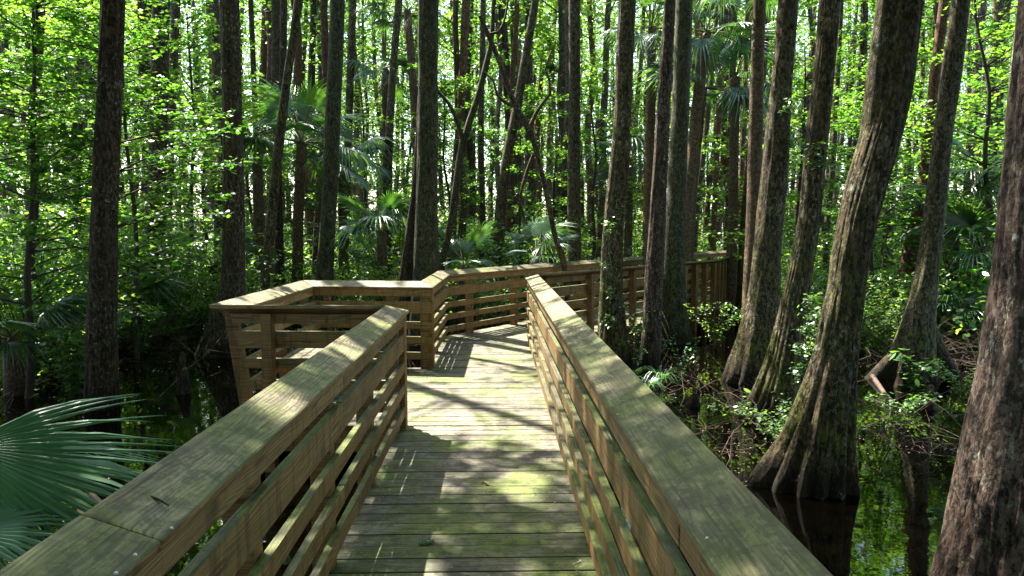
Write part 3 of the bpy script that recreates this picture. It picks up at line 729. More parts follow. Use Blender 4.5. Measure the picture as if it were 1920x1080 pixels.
def shrub_kind(seed, h=1.4, rad=.95, nst=26, per=70, size=.085, tmpl=OVAL):
    r_ = np.random.default_rng(seed); L_ = []; chunks = []
    for k in range(nst):
        a_ = r_.uniform(0, 6.28); q_ = rad * r_.uniform(.15, 1); hh = h * r_.uniform(.35, 1) * (1.15 - .4 * q_ / rad)
        p0 = np.array([r_.normal(0, .1), r_.normal(0, .1), -.3]); p2 = np.array([math.cos(a_) * q_, math.sin(a_) * q_, hh]); p1 = (p0 + p2) / 2 + [0, 0, .15]
        pa = smooth_path([[*p0, .009], [*p1, .007], [*p2, .003]], .3); L_.append(tube(pa, 4, seed))
        j = r_.integers(max(1, len(pa) // 4), len(pa), per); P = pa[j, :3] + r_.normal(0, .09, (per, 3)) * [1, 1, .8]
        chunks.append(leaves(P, size, r_, .65, tmpl, -.3))
    V, q_ = join(L_); tm = mesh_np('stem', V, np.full(len(q_), 4), q_.ravel(), True); tm.materials.append(M_TWIG_DARK)
    cm = leaf_mesh('foliage', chunks); cm.materials.append(M_SHRUB)
    return tm, cm
def put(kind_name, parts, names, loc, rz, sc, label, cat, group):
    t = empty(kind_name, loc); t.rotation_euler = (0, 0, rz); t.scale = (sc, sc, sc); tag(t, label, cat, group)
    for nm, me in zip(names, parts):
        o_ = bpy.data.objects.new(nm, me); C.objects.link(o_); o_.parent = t
    return t
BG = [background_kind(100 + k, h=15 + 2 * (k % 3), nl=(32, 40, 30, 38, 34)[k], per=(90, 58, 80, 120, 66)[k], size=(.16, .24, .19, .12, .21)[k], low=(.12, .4, .35, .2, .45)[k], m=(M_BARK_FAR, M_BARK_DARK, M_BARK_RED)[k % 3]) for k in range(5)]
MP = [maple_kind(200 + k, h=(7, 5.5, 8)[k % 3]) for k in range(4)]
SH = [shrub_kind(300 + k, h=1.2 + .25 * k, size=(.07, .095, .08, .11)[k]) for k in range(4)]

def wx(px, Y): return at(px, 432, Y)[0]
def gz_(x, y): return max(float(ground_z(x, y)), WATER - .1)
def near_walk(x, y, d):
    for pts in (LEFT, RIGHT):
        for a_, b_ in zip(pts[:-1], pts[1:]):
            a_, b_ = Vector(a_), Vector(b_); t = max(0, min(1, (Vector((x, y)) - a_).dot(b_ - a_) / (b_ - a_).length_squared))
            if (Vector((x, y)) - (a_ + (b_ - a_) * t)).length < d: return True
    return False
# background trees: a jittered grid from 21 m to 62 m
k = 0
for Y in np.arange(24, 62, 3.4):
    half = Y * .80
    for px in np.arange(-half, half, 6.4 if Y < 30 else 5.0 + Y * .03):
        x = px + rng.uniform(-1.6, 1.6) + wx(960, Y); y = Y + rng.uniform(-1.5, 1.5)
        if near_walk(x, y, 2.2): continue
        put('background_tree', BG[rng.choice([1, 2, 4]) if Y < 30 else rng.integers(0, 5)], ('trunk', 'crown'), (x, y, gz_(x, y)), rng.uniform(0, 6.28), rng.uniform(.75, 1.15),
            'slim leafy tree in the deep background of the swamp forest', 'tree', 'background trees of the swamp forest'); k += 1
# unseen ring of trees behind and beside the camera, added to block sky light
for k in range(95):
    a_ = R(168) + R(222) * (k + rng.uniform(0, 1)) / 110; d_ = rng.choice([9.5, 13, 17, 22, 28]) + rng.uniform(-1, 1)
    put('background_tree', BG[rng.integers(0, 5)], ('trunk', 'crown'), (math.cos(a_) * d_, math.sin(a_) * d_, gz_(math.cos(a_) * d_, math.sin(a_) * d_)), rng.uniform(0, 6.28), rng.uniform(.8, 1.15),
        'unseen slim leafy tree added beside or behind the viewpoint to block sky light', 'tree', 'unseen sky-blocking trees added around the viewpoint')
TH = [background_kind(150 + k, h=17, nl=13, per=60, size=.17, r0=(.085, .11, .14)[k], low=.5, rad=2.0, m=(M_BARK_FAR, M_BARK_RED, M_BARK)[k]) for k in range(3)]
for k in range(150):
    Y = 19.5 + 32 * rng.uniform(0, 1) ** 1.1; px = rng.uniform(-40, 1960); x = wx(px, Y)
    if near_walk(x, Y, 1.2) or (1230 < px < 1400 and Y < 24): continue
    put('slender_tree', TH[k % 3], ('trunk', 'crown'), (x, Y, gz_(x, Y)), rng.uniform(0, 6.28), rng.uniform(.75, 1.15),
        'slender bare-stemmed tree deep in the swamp forest', 'tree', 'slender trunks deep in the forest')
# leafy maples: px, Y, scale
for px, Y, sc in [(-90, 8.6, .9), (40, 8.9, .8), (165, 9.6, .8), (410, 14.5, .8), (540, 17, .8), (790, 18, .8), (1240, 19, .9), (1440, 18, .9), (-60, 11, 1.0), (60, 10, .85), (130, 13, 1.1), (250, 11.5, .8), (350, 16, 1.0), (-20, 15, 1.2), (120, 17, 1.2), (380, 20, 1.0), (480, 19, 1.0), (590, 18, .9),
                  (700, 21, 1.0), (850, 19, .9), (980, 18, .8), (1030, 21, 1.1), (1110, 18, .9), (1200, 22, 1.0), (1330, 27, 1.1), (1500, 16, .9), (1580, 13, .7), (1650, 12.5, .75), (1760, 14, .9),
                  (1830, 16, 1.1), (1900, 12, .9), (1560, 20, 1.1), (1700, 19, 1.2), (1960, 17, 1.2), (200, 21, 1.2), (920, 26, 1.2), (760, 27, 1.3), (1420, 25, 1.2)]:
    x = wx(px, Y)
    put('maple_sapling', MP[rng.integers(0, 4)], ('trunk', 'crown'), (x, Y, gz_(x, Y)), rng.uniform(0, 6.28), sc,
        'young bright-leaved maple in the understory', 'tree', 'young maples of the understory')
# shrubs
spots = []
for _ in range(1500):
    Y = rng.uniform(8.5, 34) ; px = rng.uniform(-120, 2040); x = wx(px, Y)
    g_ = float(ground_z(x, Y))
    if g_ < WATER + .02 or near_walk(x, Y, 1.0): continue
    if any((x - a_) ** 2 + (Y - b_) ** 2 < 1.0 for a_, b_ in spots): continue
    spots.append((x, Y))
    if len(spots) > 270: break
for px, Y in [(235, 12.8), (265, 13.4), (300, 14.9), (345, 13.6), (385, 14.4), (420, 14.2), (60, 11.6), (130, 11.9), (180, 13.2), (20, 9.6), (-60, 10.5), (-10, 12), (35, 10.2), (80, 13), (110, 11.2), (150, 14), (215, 12.6), (250, 15), (290, 17), (330, 15.5), (370, 17), (400, 19), (455, 15), (500, 17), (540, 16), (585, 15.3), (640, 16), (680, 17), (700, 14.5),
              (745, 16), (840, 16), (880, 17.5), (915, 15.8), (960, 17), (1010, 18.5), (1050, 18), (1100, 19), (1150, 20), (1200, 21), (1480, 14), (1530, 15), (1580, 12.2), (1625, 12), (1680, 14.5), (1760, 12.6), (1800, 11.6), (1840, 13), (1880, 11.2)]:
    spots.append((wx(px, Y), Y))
for x, Y in spots:
    put('shrub', SH[rng.integers(0, 4)], ('stem', 'foliage'), (x, Y, gz_(x, Y)), rng.uniform(0, 6.28), rng.uniform(.8, 1.6),
        'green leafy shrub on the forest floor', 'shrub', 'shrubs on the forest floor')

# unseen tall trees added outside the frame so their crowns shade the boardwalk
for k, (x, y, rr_) in enumerate([(-7.4, 6.0, 5.4), (-5.6, 2.6, 4.8), (-9.6, 11.6, 4.4), (-8.5, .5, 4.2), (6.6, 6.2, 3.8), (5.2, .6, 3.8), (-4.2, -2.5, 4.2), (2.2, -4, 4.0), (-12.5, 7, 4.5), (8.5, 3.0, 4.0), (-3.4, 11.3, 3.6)]):
    r_ = np.random.default_rng(700 + k); zt = 15.0
    if k in (2, 8, 10): continue
    t = empty('cypress_tree', (x, y, WATER)); tag(t, 'unseen tall cypress added out of frame, its crown shading the boardwalk', 'tree', 'unseen shade trees added out of frame')
    rows = [[x, y, -.9, .34], [x, y, .1, .26], [x + r_.normal(0, .1), y, 5, .2], [x + r_.normal(0, .3), y + r_.normal(0, .3), 10, .15], [x, y, zt, .05]]
    path = smooth_path(rows, .3); tips = []; L_ = []
    for j in range(230 if k < 2 else 140):
        zc = r_.uniform(6.5, zt); c0 = path[int(np.argmin(np.abs(path[:, 2] - zc)))]; a_ = r_.uniform(0, 6.28); q_ = rr_ * math.sqrt(r_.uniform(.02, 1))
        tp = c0[:3] + [math.cos(a_) * q_, math.sin(a_) * q_, r_.uniform(0, .8)]; tips.append(tp)
        if j % 3 == 0: L_.append(smooth_path([[*c0[:3], .05], [*((c0[:3] + tp) / 2 + [0, 0, .2]), .03], [*tp, .01]], .6))
    tree_trunk_object(t, path, 20, M_BARK, 700 + k, .1, 6, .6, L_)
    P = sprays(np.array(tips), r_, 1.1, 150, .25); P = P[shade_filter(P, r_)]
    link('crown', leaf_mesh('crown', [leaves(P - np.array(t.location), .14, r_, .5, KITE)]), M_LEAF_HI, t)
# low undergrowth too dense to count, and the woods beyond the last countable trees
r_ = np.random.default_rng(44); n_ = 90000
Y = r_.uniform(17, 64, n_); X = r_.uniform(-1, 1, n_) * Y * .85 + .02 * Y; gz = ground_z(X, Y)
hh = vnoise(X, Y, 21, .45) ** 1.5 * 2.6 * r_.uniform(0, 1, n_) ** .7
ok = (gz > WATER - .05)
P = np.stack([X, Y, gz + hh], 1)[ok]
P = P[np.array([not near_walk(p[0], p[1], 1.3) if p[1] < 25 else True for p in P])]
u = link('undergrowth', leaf_mesh('undergrowth', [leaves(P, .15, r_, .7, OVAL)]), M_SHRUB); tag(u, 'low green undergrowth carpeting the far forest floor', 'undergrowth', None, 'stuff')
n_ = 230000; Y = r_.uniform(62, 92, n_); X = r_.uniform(-1, 1, n_) * Y * .85; Z = r_.uniform(-.5, 30, n_)
ok = vnoise(X, Z * 1.3 + Y * .2, 31, .16) + .35 * vnoise(X, Z, 8, .6) > .38
u = link('far_woods', leaf_mesh('far_woods', [leaves(np.stack([X, Y, Z], 1)[ok], .42, r_, .8, KITE)]), M_LEAF_FAR); tag(u, 'far woods closing the view behind the trunks', 'woods', None, 'stuff')

# ---------------------------------------------------------------- fan palms
def frond_mesh(seed, R_=.8, nseg=36, span=250, split=.5, droop=.35, width=1.0, stalk=.9, cup=.25):
    """costapalmate fan: hub at the origin, axis +X, pleated blades with free drooping tips"""
    r_ = np.random.default_rng(seed); V, F = [], []
    rs = np.array([.05, .25, split, .66, .82, .94, 1.0])
    for k in range(nseg):
        a_ = R(-span / 2 + span * (k + .5) / nseg); da = R(span / nseg) / 2
        Lk = R_ * (1 - .35 * abs(a_) / R(span / 2)) * r_.uniform(.92, 1.05); tw = r_.normal(0, .09)
        dr = droop * r_.uniform(.6, 1.4)
        b0 = len(V)
        for i, q_ in enumerate(rs):
            rr = q_ * Lk
            wv = math.tan(da) * rr if q_ <= split else math.tan(da) * split * Lk * max(.04, (1 - (q_ - split) / (1 - split)) ** .8)
            aa = a_ + tw * max(0, q_ - split)
            z = -dr * R_ * max(0, q_ - .35) ** 2 * 1.6 + cup * rr * abs(math.sin(a_)) * .5 - .12 * rr
            cx, cy_ = math.cos(aa), math.sin(aa); fold = wv * .9
            V += [(cx * rr + cy_ * wv, cy_ * rr - cx * wv, z - fold * .5), (cx * rr, cy_ * rr, z + fold * .5), (cx * rr - cy_ * wv, cy_ * rr + cx * wv, z - fold * .5)]
        for i in range(len(rs) - 1):
            o_ = b0 + i * 3
            F += [(o_, o_ + 3, o_ + 4, o_ + 1), (o_ + 1, o_ + 4, o_ + 5, o_ + 2)]
    return mesh_np('frond', V, np.full(len(F), 4), np.array(F).ravel())
def stalk_mesh(length, r=.012):
    V, q_ = tube(smooth_path([[-length, 0, -.0, r * 1.4], [-length * .5, 0, .05, r], [0, 0, 0, r * .8]], .15), 6, 3)
    me = mesh_np('stalk', V, np.full(len(q_), 4), q_.ravel(), True); me.materials.append(M_STEM); return me
FR = [frond_mesh(400 + k, .75, 34, (250, 220, 280)[k % 3], .5, (.3, .6, .9)[k % 3]) for k in range(3)]
for f_ in FR: f_.materials.append(M_PALM)
FD = [frond_mesh(410 + k, .62, 15, 95, .16, .5, cup=-.3) for k in range(2)]
for f_ in FD: f_.materials.append(M_PALM_DRY)
ST = stalk_mesh(.7)
def palm(x, y, z0, h, nfr, label, sc=1.0, dead=0, seed=0, lean=(0, 0), group=None, tr=.11, low=-.5, kind='fan_palm'):
    r_ = np.random.default_rng(seed + 5); t = empty(kind, (x, y, z0)); tag(t, label, 'palm', group)
    if h > .2:
        rows = [[lean[0] * s * s, lean[1] * s * s, -.4 + (h + .4) * s, tr * (1.25 - .35 * s)] for s in np.linspace(0, 1, 6)]
        V, q_ = tube(smooth_path(rows, .08), 12, seed, rough=.16); me = mesh_np('trunk', V, np.full(len(q_), 4), q_.ravel(), True); link('trunk', me, M_PALMT, t)
    for k in range(nfr + dead):
        a_ = r_.uniform(0, 6.28) + k * 2.4
        isdead = k >= nfr
        el = r_.uniform(low, 1.15) if not isdead else r_.uniform(-1.4, -.65)
        d = Vector((math.cos(a_) * math.cos(el), math.sin(a_) * math.cos(el), math.sin(el)))
        o_ = bpy.data.objects.new('frond', (FD if isdead else FR)[r_.integers(0, 2 if isdead else 3)]); C.objects.link(o_); o_.parent = t
        stl = .7 * sc * (r_.uniform(.15, .6) if isdead else 1)
        o_.location = Vector((lean[0], lean[1], h)) + d * stl
        z_ = Vector((0, 0, 1)); y_ = z_.cross(d).normalized(); zz_ = d.cross(y_)
        from mathutils import Matrix
        o_.rotation_euler = Matrix((d, y_, zz_)).transposed().to_euler(); s_ = sc * r_.uniform(.8, 1.15); o_.scale = (s_,) * 3
        if not isdead:
            p_ = bpy.data.objects.new('stalk', ST); C.objects.link(p_); p_.parent = o_
    return t
def palm_px(px, py, Y, nfr, label, sc=1.0, dead=0, seed=0, lean=(0, 0), group=None, low=-.5):
    c = at(px, py, Y); g_ = gz_(c[0], Y); return palm(c[0] - lean[0], Y - lean[1], g_, c[2] - g_, nfr, label, sc, dead, seed, lean, group, low=low)
palm_px(566, 268, 15.5, 14, 'cabbage palm with a full green crown over the lookout bay', 1.25, 4, 1, (.2, 0))
palm_px(482, 300, 15, 3, 'palm with a pale dry drooping thatch left of the slender trunk', .9, 10, 2)
palm_px(764, 20, 19, 12, 'tall palm whose crown touches the top edge left of the thick trunk', 1.1, 4, 3, (-.3, 0))
palm_px(1325, 60, 14.5, 13, 'tall palm with its crown at the top right of the dark pair', .95, 5, 4, (.4, 0))
palm_px(1318, 165, 15, 11, 'palm with drooping dark fronds between the pair and the lichen cypress', 1.1, 7, 5, (.3, 0))
palm_px(1380, 145, 17, 9, 'palm just left of the brown leaning trunk with arching fronds', 1.15, 2, 6)
palm_px(1425, -40, 11.5, 9, 'high palm whose frond tips hang in beside the lichen cypress', .75, 2, 7)
palm_px(1222, 50, 16, 9, 'palm crown glimpsed between the vine cypress and the pair', 1.2, 3, 8)
palm_px(722, 130, 20, 9, 'palm on a thin trunk left of the thick middle trunk', 1.0, 5, 9)
palm_px(640, 290, 18, 10, 'palm between the two straight trunks behind the bay', 1.1, 4, 10)
palm_px(1180, 300, 19, 9, 'palm in the gap right of the vine cypress', 1.1, 3, 11)
palm_px(1850, 330, 13, 10, 'blue-green palm beside the huge right edge trunk', .9, 3, 12)
palm_px(1790, 395, 12.5, 7, 'short palm right of the arched-root cypress', .9, 2, 13)
for k, (px, py, Y, sc, lab) in enumerate([
    (1004, 478, 14.6, .85, 'bright fan palm with open leaves just behind the far railing'), (716, 430, 15, 1.0, 'low fan palm behind the back railing of the bay'),
    (400, 490, 14.5, .9, 'low fan palm behind the swollen-base tree'), (870, 495, 14.5, .9, 'low fan palm right of the mossy forked tree'),
    (1830, 470, 12, .9, 'low fan palm left of the huge right edge trunk'), (1780, 590, 11.5, .7, 'small yellowish fan palm on the bank at the right'),
    (240, 560, 12.5, .8, 'low fan palm left of the bell-based cypress'), (20, 620, 9, .9, 'dark fan palm at the left edge behind the fan leaf')]):
    c = at(px, py, Y); g_ = gz_(c[0], Y); palm(c[0], Y, g_, max(.15, c[2] - g_ - .1), 9, lab, sc, 1, 60 + k, low=.05)
k = 0
for _ in range(260):
    Y = rng.uniform(13, 32); px = rng.uniform(-60, 1980); x = wx(px, Y)
    if float(ground_z(x, Y)) < WATER or near_walk(x, Y, 1.2): continue
    palm(x, Y, gz_(x, Y), rng.uniform(.2, 1.4), 8, 'palmetto fan palm among the background shrubs', rng.uniform(.7, 1.1), 2, 90 + k, group='palmettos among the shrubs', low=0); k += 1
    if k >= 26: break

# the large fan leaf close by on the left
from mathutils import Matrix
hp = empty('fan_palm', (-2.7, 2.9, WATER)); tag(hp, 'large blue-green fan palm close by at the left of the railing', 'palm')
def hero_frond(hub, axis, normal, R_, seed, m_, span=230, nseg=46, droop=.35, split=.44, base=None, r=.012):
    me = frond_mesh(seed, R_, nseg, span, split, droop, cup=.12); me.materials.append(m_)
    x_ = Vector(axis).normalized(); z_ = Vector(normal); z_ = (z_ - x_ * z_.dot(x_)).normalized(); y_ = z_.cross(x_)
    f_ = link('frond', me, None, hp); f_.rotation_euler = Matrix((x_, y_, z_)).transposed().to_euler(); f_.location = Vector(hub) - hp.location
    b_ = Vector(base) if base else Vector((-2.7, 2.9, .0)); h_ = Vector(hub)
    V, q_ = tube(smooth_path([[*b_, r * 1.8], [*((b_ + h_) / 2 + Vector((0, 0, .1))), r * 1.2], [*h_, r]], .08), 8, seed, rough=.02)
    V = V - np.array(hp.location); sm = mesh_np('stalk', V, np.full(len(q_), 4), q_.ravel(), True)
    link('stalk', sm, M_STEM, hp)
h1 = at(-80, 838, 2.75); h2 = at(-140, 848, 3.15)
hero_frond(h1, (.75, -.1, -.62), (-.05, -.72, .66), .95, 21, M_PALM_HERO, 150, 40, .45)
hero_frond(h2, (1, .12, -.04), (0, .04, 1), 1.2, 22, M_PALM_HERO, 170, 46, .22)
hero_frond(at(-60, 1000, 2.6), (1, .1, .0), (0, -.5, .9), .42, 23, M_PALM_HERO, 200, 30, .5)
rows = [[-2.7 + .05 * s, 2.9, WATER - .2 + .7 * s, .13 - .02 * s] for s in (0, .5, 1)]
V, q_ = tube(smooth_path(rows, .06), 20, 8, rough=.2); me = mesh_np('trunk', V - np.array(hp.location), np.full(len(q_), 4), q_.ravel(), True); link('trunk', me, M_PALMT, hp)
for k, (x0, y0, x1, y1) in enumerate([(170, 925, 215, 1010), (225, 935, 240, 1030), (150, 950, 160, 1040)]):
    a_, b_ = at(x0, y0, 2.95), at(x1, y1, 2.85)
    V, q_ = tube(smooth_path([[*a_, .012], [*((a_ + b_) / 2 + [0, 0, .03]), .022], [*b_, .028]], .05), 6, k, rough=.15)
    link('dry_stalk', mesh_np('dry_stalk', V - np.array(hp.location), np.full(len(q_), 4), q_.ravel(), True), M_PALM_DRY, hp)

# ---------------------------------------------------------------- vines, ferns and small plants
def leafy_on(key, label, kind, cat, spots, n=22, size=.05, reach=.22, m_=M_FERN):
    t, path = H[key]; c = path[int(len(path) * .2)]
    v = empty(kind, t.location); tag(v, label, cat); o0 = np.array(t.location); st, ch = [], []
    r_ = np.random.default_rng(len(label))
    for (px, py, ex) in spots:
        Y0 = path[:, 1].mean(); zc = at(px, py, Y0)[2]; i0 = int(np.argmin(np.abs(path[:, 2] - zc))); r0 = path[i0, 3]
        p0 = at(px, py, path[i0, 1] - r0 * .95)
        for _ in range(3):
            d = np.array([r_.normal(ex, .6), -abs(r_.normal(.5, .3)), r_.normal(.05, .4)]); d /= np.linalg.norm(d)
            p2 = p0 + d * reach * r_.uniform(.6, 1.2); p1 = (p0 + p2) / 2 + [0, 0, .03]
            pa = smooth_path([[*p0, .003], [*p1, .0025], [*p2, .0015]], .03); st.append(tube(pa, 4, 1))
            j = r_.integers(1, len(pa), n); ch.append(leaves(pa[j, :3] + r_.normal(0, .018, (n, 3)) - o0, size, r_, .4, OVAL))
    V, q_ = join(st); link('stem', mesh_np('stem', V - o0, np.full(len(q_), 4), q_.ravel(), True), M_TWIG_DARK, v)
    link('foliage', leaf_mesh('foliage', ch), m_, v)
leafy_on('vine', 'small glossy vine leaves on the cypress against the far railing', 'climbing_vine', 'vine', [(1160, 395, .5), (1150, 420, -.5), (1145, 560, .3), (1160, 575, .8), (1135, 500, -.6), (1170, 470, .6), (1140, 590, -.3)], 14)
leafy_on('lichen', 'light green vine sprigs high on the lichen-flecked cypress', 'climbing_vine', 'vine', [(1480, 195, .5), (1475, 240, .3), (1470, 275, .8), (1488, 290, 1)], 14, .06)
leafy_on('lean_curve', 'vine sprigs on the cypress with the curved base', 'climbing_vine', 'vine', [(1505, 300, -.6), (1512, 280, .6), (1520, 315, .8), (1490, 210, -.8)], 12, .06)
leafy_on('big', 'small ferns climbing the left side of the big mossy cypress', 'climbing_fern', 'fern', [(1528, 565, -.5), (1523, 620, -1), (1512, 655, -1), (1502, 690, -.6), (1533, 600, -.3)], 18, .035, .12)
leafy_on('pale_pair', 'vine leaves around the foot of the pale trunk of the pair', 'climbing_vine', 'vine', [(1205, 620, -1), (1212, 660, -1), (1230, 640, 1)], 14, .055)

def sprig_plant(px, py, Y, h, label, n=9, per=16, size=.09, spread=.35, flat=False, m_=M_SHRUB, kind='swamp_plant', seed=1):
    c = at(px, py, Y); z0 = min(c[2], gz_(c[0], Y)) if not flat else c[2]; t = empty(kind, (c[0], Y, z0)); tag(t, label, 'plant')
    r_ = np.random.default_rng(seed + px); st, ch = [], []
    for k in range(n):
        a_ = r_.uniform(0, 6.28); q_ = spread * r_.uniform(.4, 1); hh = h * r_.uniform(.6, 1) + max(0, c[2] - z0 - .05)
        p0 = np.array([0, 0, -.1]); p2 = np.array([math.cos(a_) * q_, math.sin(a_) * q_, hh]); p1 = np.array([math.cos(a_) * q_ * .3, math.sin(a_) * q_ * .3, hh * .6])
        pa = smooth_path([[*p0, .005], [*p1, .004], [*p2, .002]], .06); st.append(tube(pa, 4, 1)); j = r_.integers(len(pa) // 3, len(pa), per)
        ch.append(leaves(pa[j, :3] + r_.normal(0, .03, (per, 3)), size, r_, .35, OVAL))
    V, q_ = join(st); link('stem', mesh_np('stem', V, np.full(len(q_), 4), q_.ravel(), True), M_TWIG_DARK, t)
    link('foliage', leaf_mesh('foliage', ch), m_, t)
sprig_plant(1275, 700, 9.3, .55, 'upright leafy seedling in front of the dark trunk of the pair', 7, 26, .05)
sprig_plant(1192, 640, 9.9, .6, 'leafy seedling left of the pale trunk of the pair', 7, 24, .05)
sprig_plant(1430, 590, 11.5, .35, 'leafy bough low under the far railing bend', 10, 40, .055, .9)
sprig_plant(1340, 600, 12.2, .35, 'wide low spray of leaves hanging over the dark pool', 12, 44, .052, .9)
sprig_plant(1650, 600, 11.0, .5, 'bushy bright sapling left of the arched-root cypress', 20, 70, .06, .8)
sprig_plant(1700, 570, 10.2, .5, 'leafy spray against the arched-root cypress', 14, 60, .055, .6)
sprig_plant(1715, 700, 9.0, .35, 'small broad-leaved plant at the foot of the arched roots', 9, 14, .12, .3)
sprig_plant(140, 690, 9.0, .5, 'pointed-leaved plant left of the stout brown trunk', 10, 16, .13, .45)
sprig_plant(470, 520, 12.5, .6, 'leafy plant behind the left railing of the bay', 12, 30, .09, .6)
sprig_plant(1420, 770, 7.6, .3, 'green shoots among dead twigs at the curved base', 6, 14, .10, .25, m_=M_FERN)

for (px, py, Y, lab) in [(1500, 640, 9.5, 'green sprigs between the two curved cypress feet'), (1850, 620, 11, 'bushy green plant on the right bank'),
                          (1620, 560, 12.5, 'bright seedling cluster behind the big mossy cypress'), (330, 600, 12.6, 'green plants at the water edge behind the bell-based cypress'), (390, 570, 13.2, 'green plants at the water edge left of the bay'), (260, 620, 11.6, 'green sprigs over the left pool'), (1690, 775, 7.9, 'low green plants in the pool right of the big mossy cypress'), (1800, 720, 8.8, 'green plants in the water left of the right edge trunk'), (1470, 850, 6.7, 'green shoots at the foot of the big mossy cypress'), (60, 640, 9.8, 'green plants rising from the pool at the left edge'), (150, 610, 11.0, 'green plants on the bank left of the stout brown trunk')]:
    sprig_plant(px, py, Y, .5 if px < 1600 else .32, lab, 16 if px < 1600 else 11, 50 if px < 1600 else 34, .055, .7 if px < 1600 else .4, seed=7)
def grass_clump(px, py, Y, n, ln, label, seed=5):
    c = at(px, py, Y); t = empty('grass_clump', (c[0], Y, WATER)); tag(t, label, 'grass'); r_ = np.random.default_rng(seed); V, F = [], []
    for k in range(n):
        a_ = r_.uniform(0, 6.28); l_ = ln * r_.uniform(.5, 1); d = np.array([math.cos(a_), math.sin(a_), 0]); s = np.array([-d[1], d[0], 0]); b0 = len(V)
        for i, q_ in enumerate(np.linspace(0, 1, 7)):
            p = d * l_ * .75 * q_ ** 1.3 + [0, 0, l_ * (1.25 * q_ - 1.05 * q_ ** 2.2)] + d * .03; w_ = .011 * (1 - q_ ** 2) + .0015
            V += [p - s * w_, p + s * w_]
        for i in range(6): o_ = b0 + 2 * i; F.append((o_, o_ + 1, o_ + 3, o_ + 2))
    link('blades', mesh_np('blades', V, np.full(len(F), 4), np.array(F).ravel()), M_FERN, t)
grass_clump(1240, 715, 9.4, 60, .55, 'arching strap-leaved grass clump below the pair of trunks')
grass_clump(1215, 735, 9.0, 34, .42, 'small grass tuft beside the larger clump near the right railing', 6)

# ---------------------------------------------------------------- dead wood
def brush(px, py, Y, n, rad, label, seed=1, h=.25, ln=.5, m_=M_TWIG, r=.0042):
    c = at(px, py, Y); t = empty('brush_pile', (c[0], Y, WATER)); tag(t, label, 'twigs'); r_ = np.random.default_rng(seed); parts = []
    for k in range(n):
        p0 = np.array([r_.normal(0, rad), r_.normal(0, rad * .7), r_.uniform(-.03, h * .7)]); a_ = r_.uniform(0, 6.28); l_ = ln * r_.uniform(.4, 1.3)
        d = np.array([math.cos(a_), math.sin(a_), r_.normal(.15, .45)]); p2 = p0 + d * l_; p1 = (p0 + p2) / 2 + r_.normal(0, .06, 3)
        p2[2] = max(p2[2], .0); rr = r * r_.uniform(.4, 1.5)
        parts.append(tube(smooth_path([[*p0, rr], [*p1, rr * .8], [*p2, rr * .3]], .1), 4, k))
        if r_.random() < .6:
            p3 = p1 + np.array([r_.normal(0, .12), r_.normal(0, .12), r_.uniform(.02, .2)]); parts.append(tube(smooth_path([[*p1, rr * .6], [*p3, rr * .2]], .1), 4, k))
    V, q_ = join(parts); link('twigs', mesh_np('twigs', V, np.full(len(q_), 4), q_.ravel(), True), m_, t)
brush(1395, 810, 6.9, 32, .34, 'tangle of dead twigs between the railing and the big mossy cypress', 1)
brush(1330, 860, 6.3, 22, .35, 'loose dead twigs on the water close to the right railing', 2, .12)
brush(1290, 720, 8.8, 34, .3, 'twigs washed up by the strap-leaved grass', 3, .12)
brush(1670, 820, 7.2, 34, .30, 'pale dead branch tangle right of the big mossy cypress', 4, .2, .45)
brush(1760, 850, 6.6, 40, .4, 'scattered thin twigs on dark water before the right edge trunk', 5, .08, .6)
brush(1800, 650, 10.5, 190, .6, 'sunlit pile of bleached twigs on the right bank', 6, .7, .6)
brush(1640, 680, 10.5, 60, .5, 'twigs around the long arched root', 7, .3, .5)
brush(1500, 760, 8.4, 40, .4, 'fine dead twigs between the two curved cypress feet', 14, .2, .5)
brush(330, 640, 12.0, 60, .8, 'dark branches lying in the left pool near the bell-based cypress', 15, .2, .8)
brush(60, 700, 9.5, 90, .8, 'dead twig tangle at the left edge behind the fan leaf', 8, .3, .8)
brush(240, 620, 12.5, 90, .9, 'fallen branches left of the bell-based cypress', 9, .3, .9)
brush(350, 560, 15, 90, 1.0, 'fallen branches behind the bell-based cypress', 10, .5, .9)
brush(60, 600, 12.0, 110, 1.2, 'heap of branches on the left bank', 11, .7, 1.1)
brush(960, 540, 14.6, 110, 1.1, 'bleached brush seen through the slats of the far railing', 12, .6, .7)
brush(640, 560, 12.0, 80, 1.2, 'brush behind the lookout bay', 13, .5, .7)
def log(pa, pb, Ya, Yb, r, label, m_=M_TWIG):
    a_, b_ = at(*pa, Ya), at(*pb, Yb); t = empty('fallen_branch', a_); tag(t, label, 'branch')
    mid = (a_ + b_) / 2 + [0, 0, .02]
    V, q_ = tube(smooth_path([[*a_, r], [*mid, r * .8], [*b_, r * .4]], .08), 8, int(pa[0]), rough=.2)
    link('wood', mesh_np('wood', V - a_, np.full(len(q_), 4), q_.ravel(), True), m_, t)
log((1604, 822), (1700, 850), 7.0, 6.7, .025, 'pale fallen branch reaching right from the big mossy cypress')
log((1690, 870), (1790, 880), 6.3, 6.3, .022, 'pale fallen stick just left of the right edge trunk')
log((1636, 705), (1690, 790), 9.2, 7.8, .035, 'grey crooked branch slanting down from the arched root')
log((30, 708), (80, 714), 10, 10, .03, 'bluish wet log lying in the left pool')
log((480, 215), (520, 140), 16, 15, .02, 'bare dead branch hanging by the slender curved trunk')
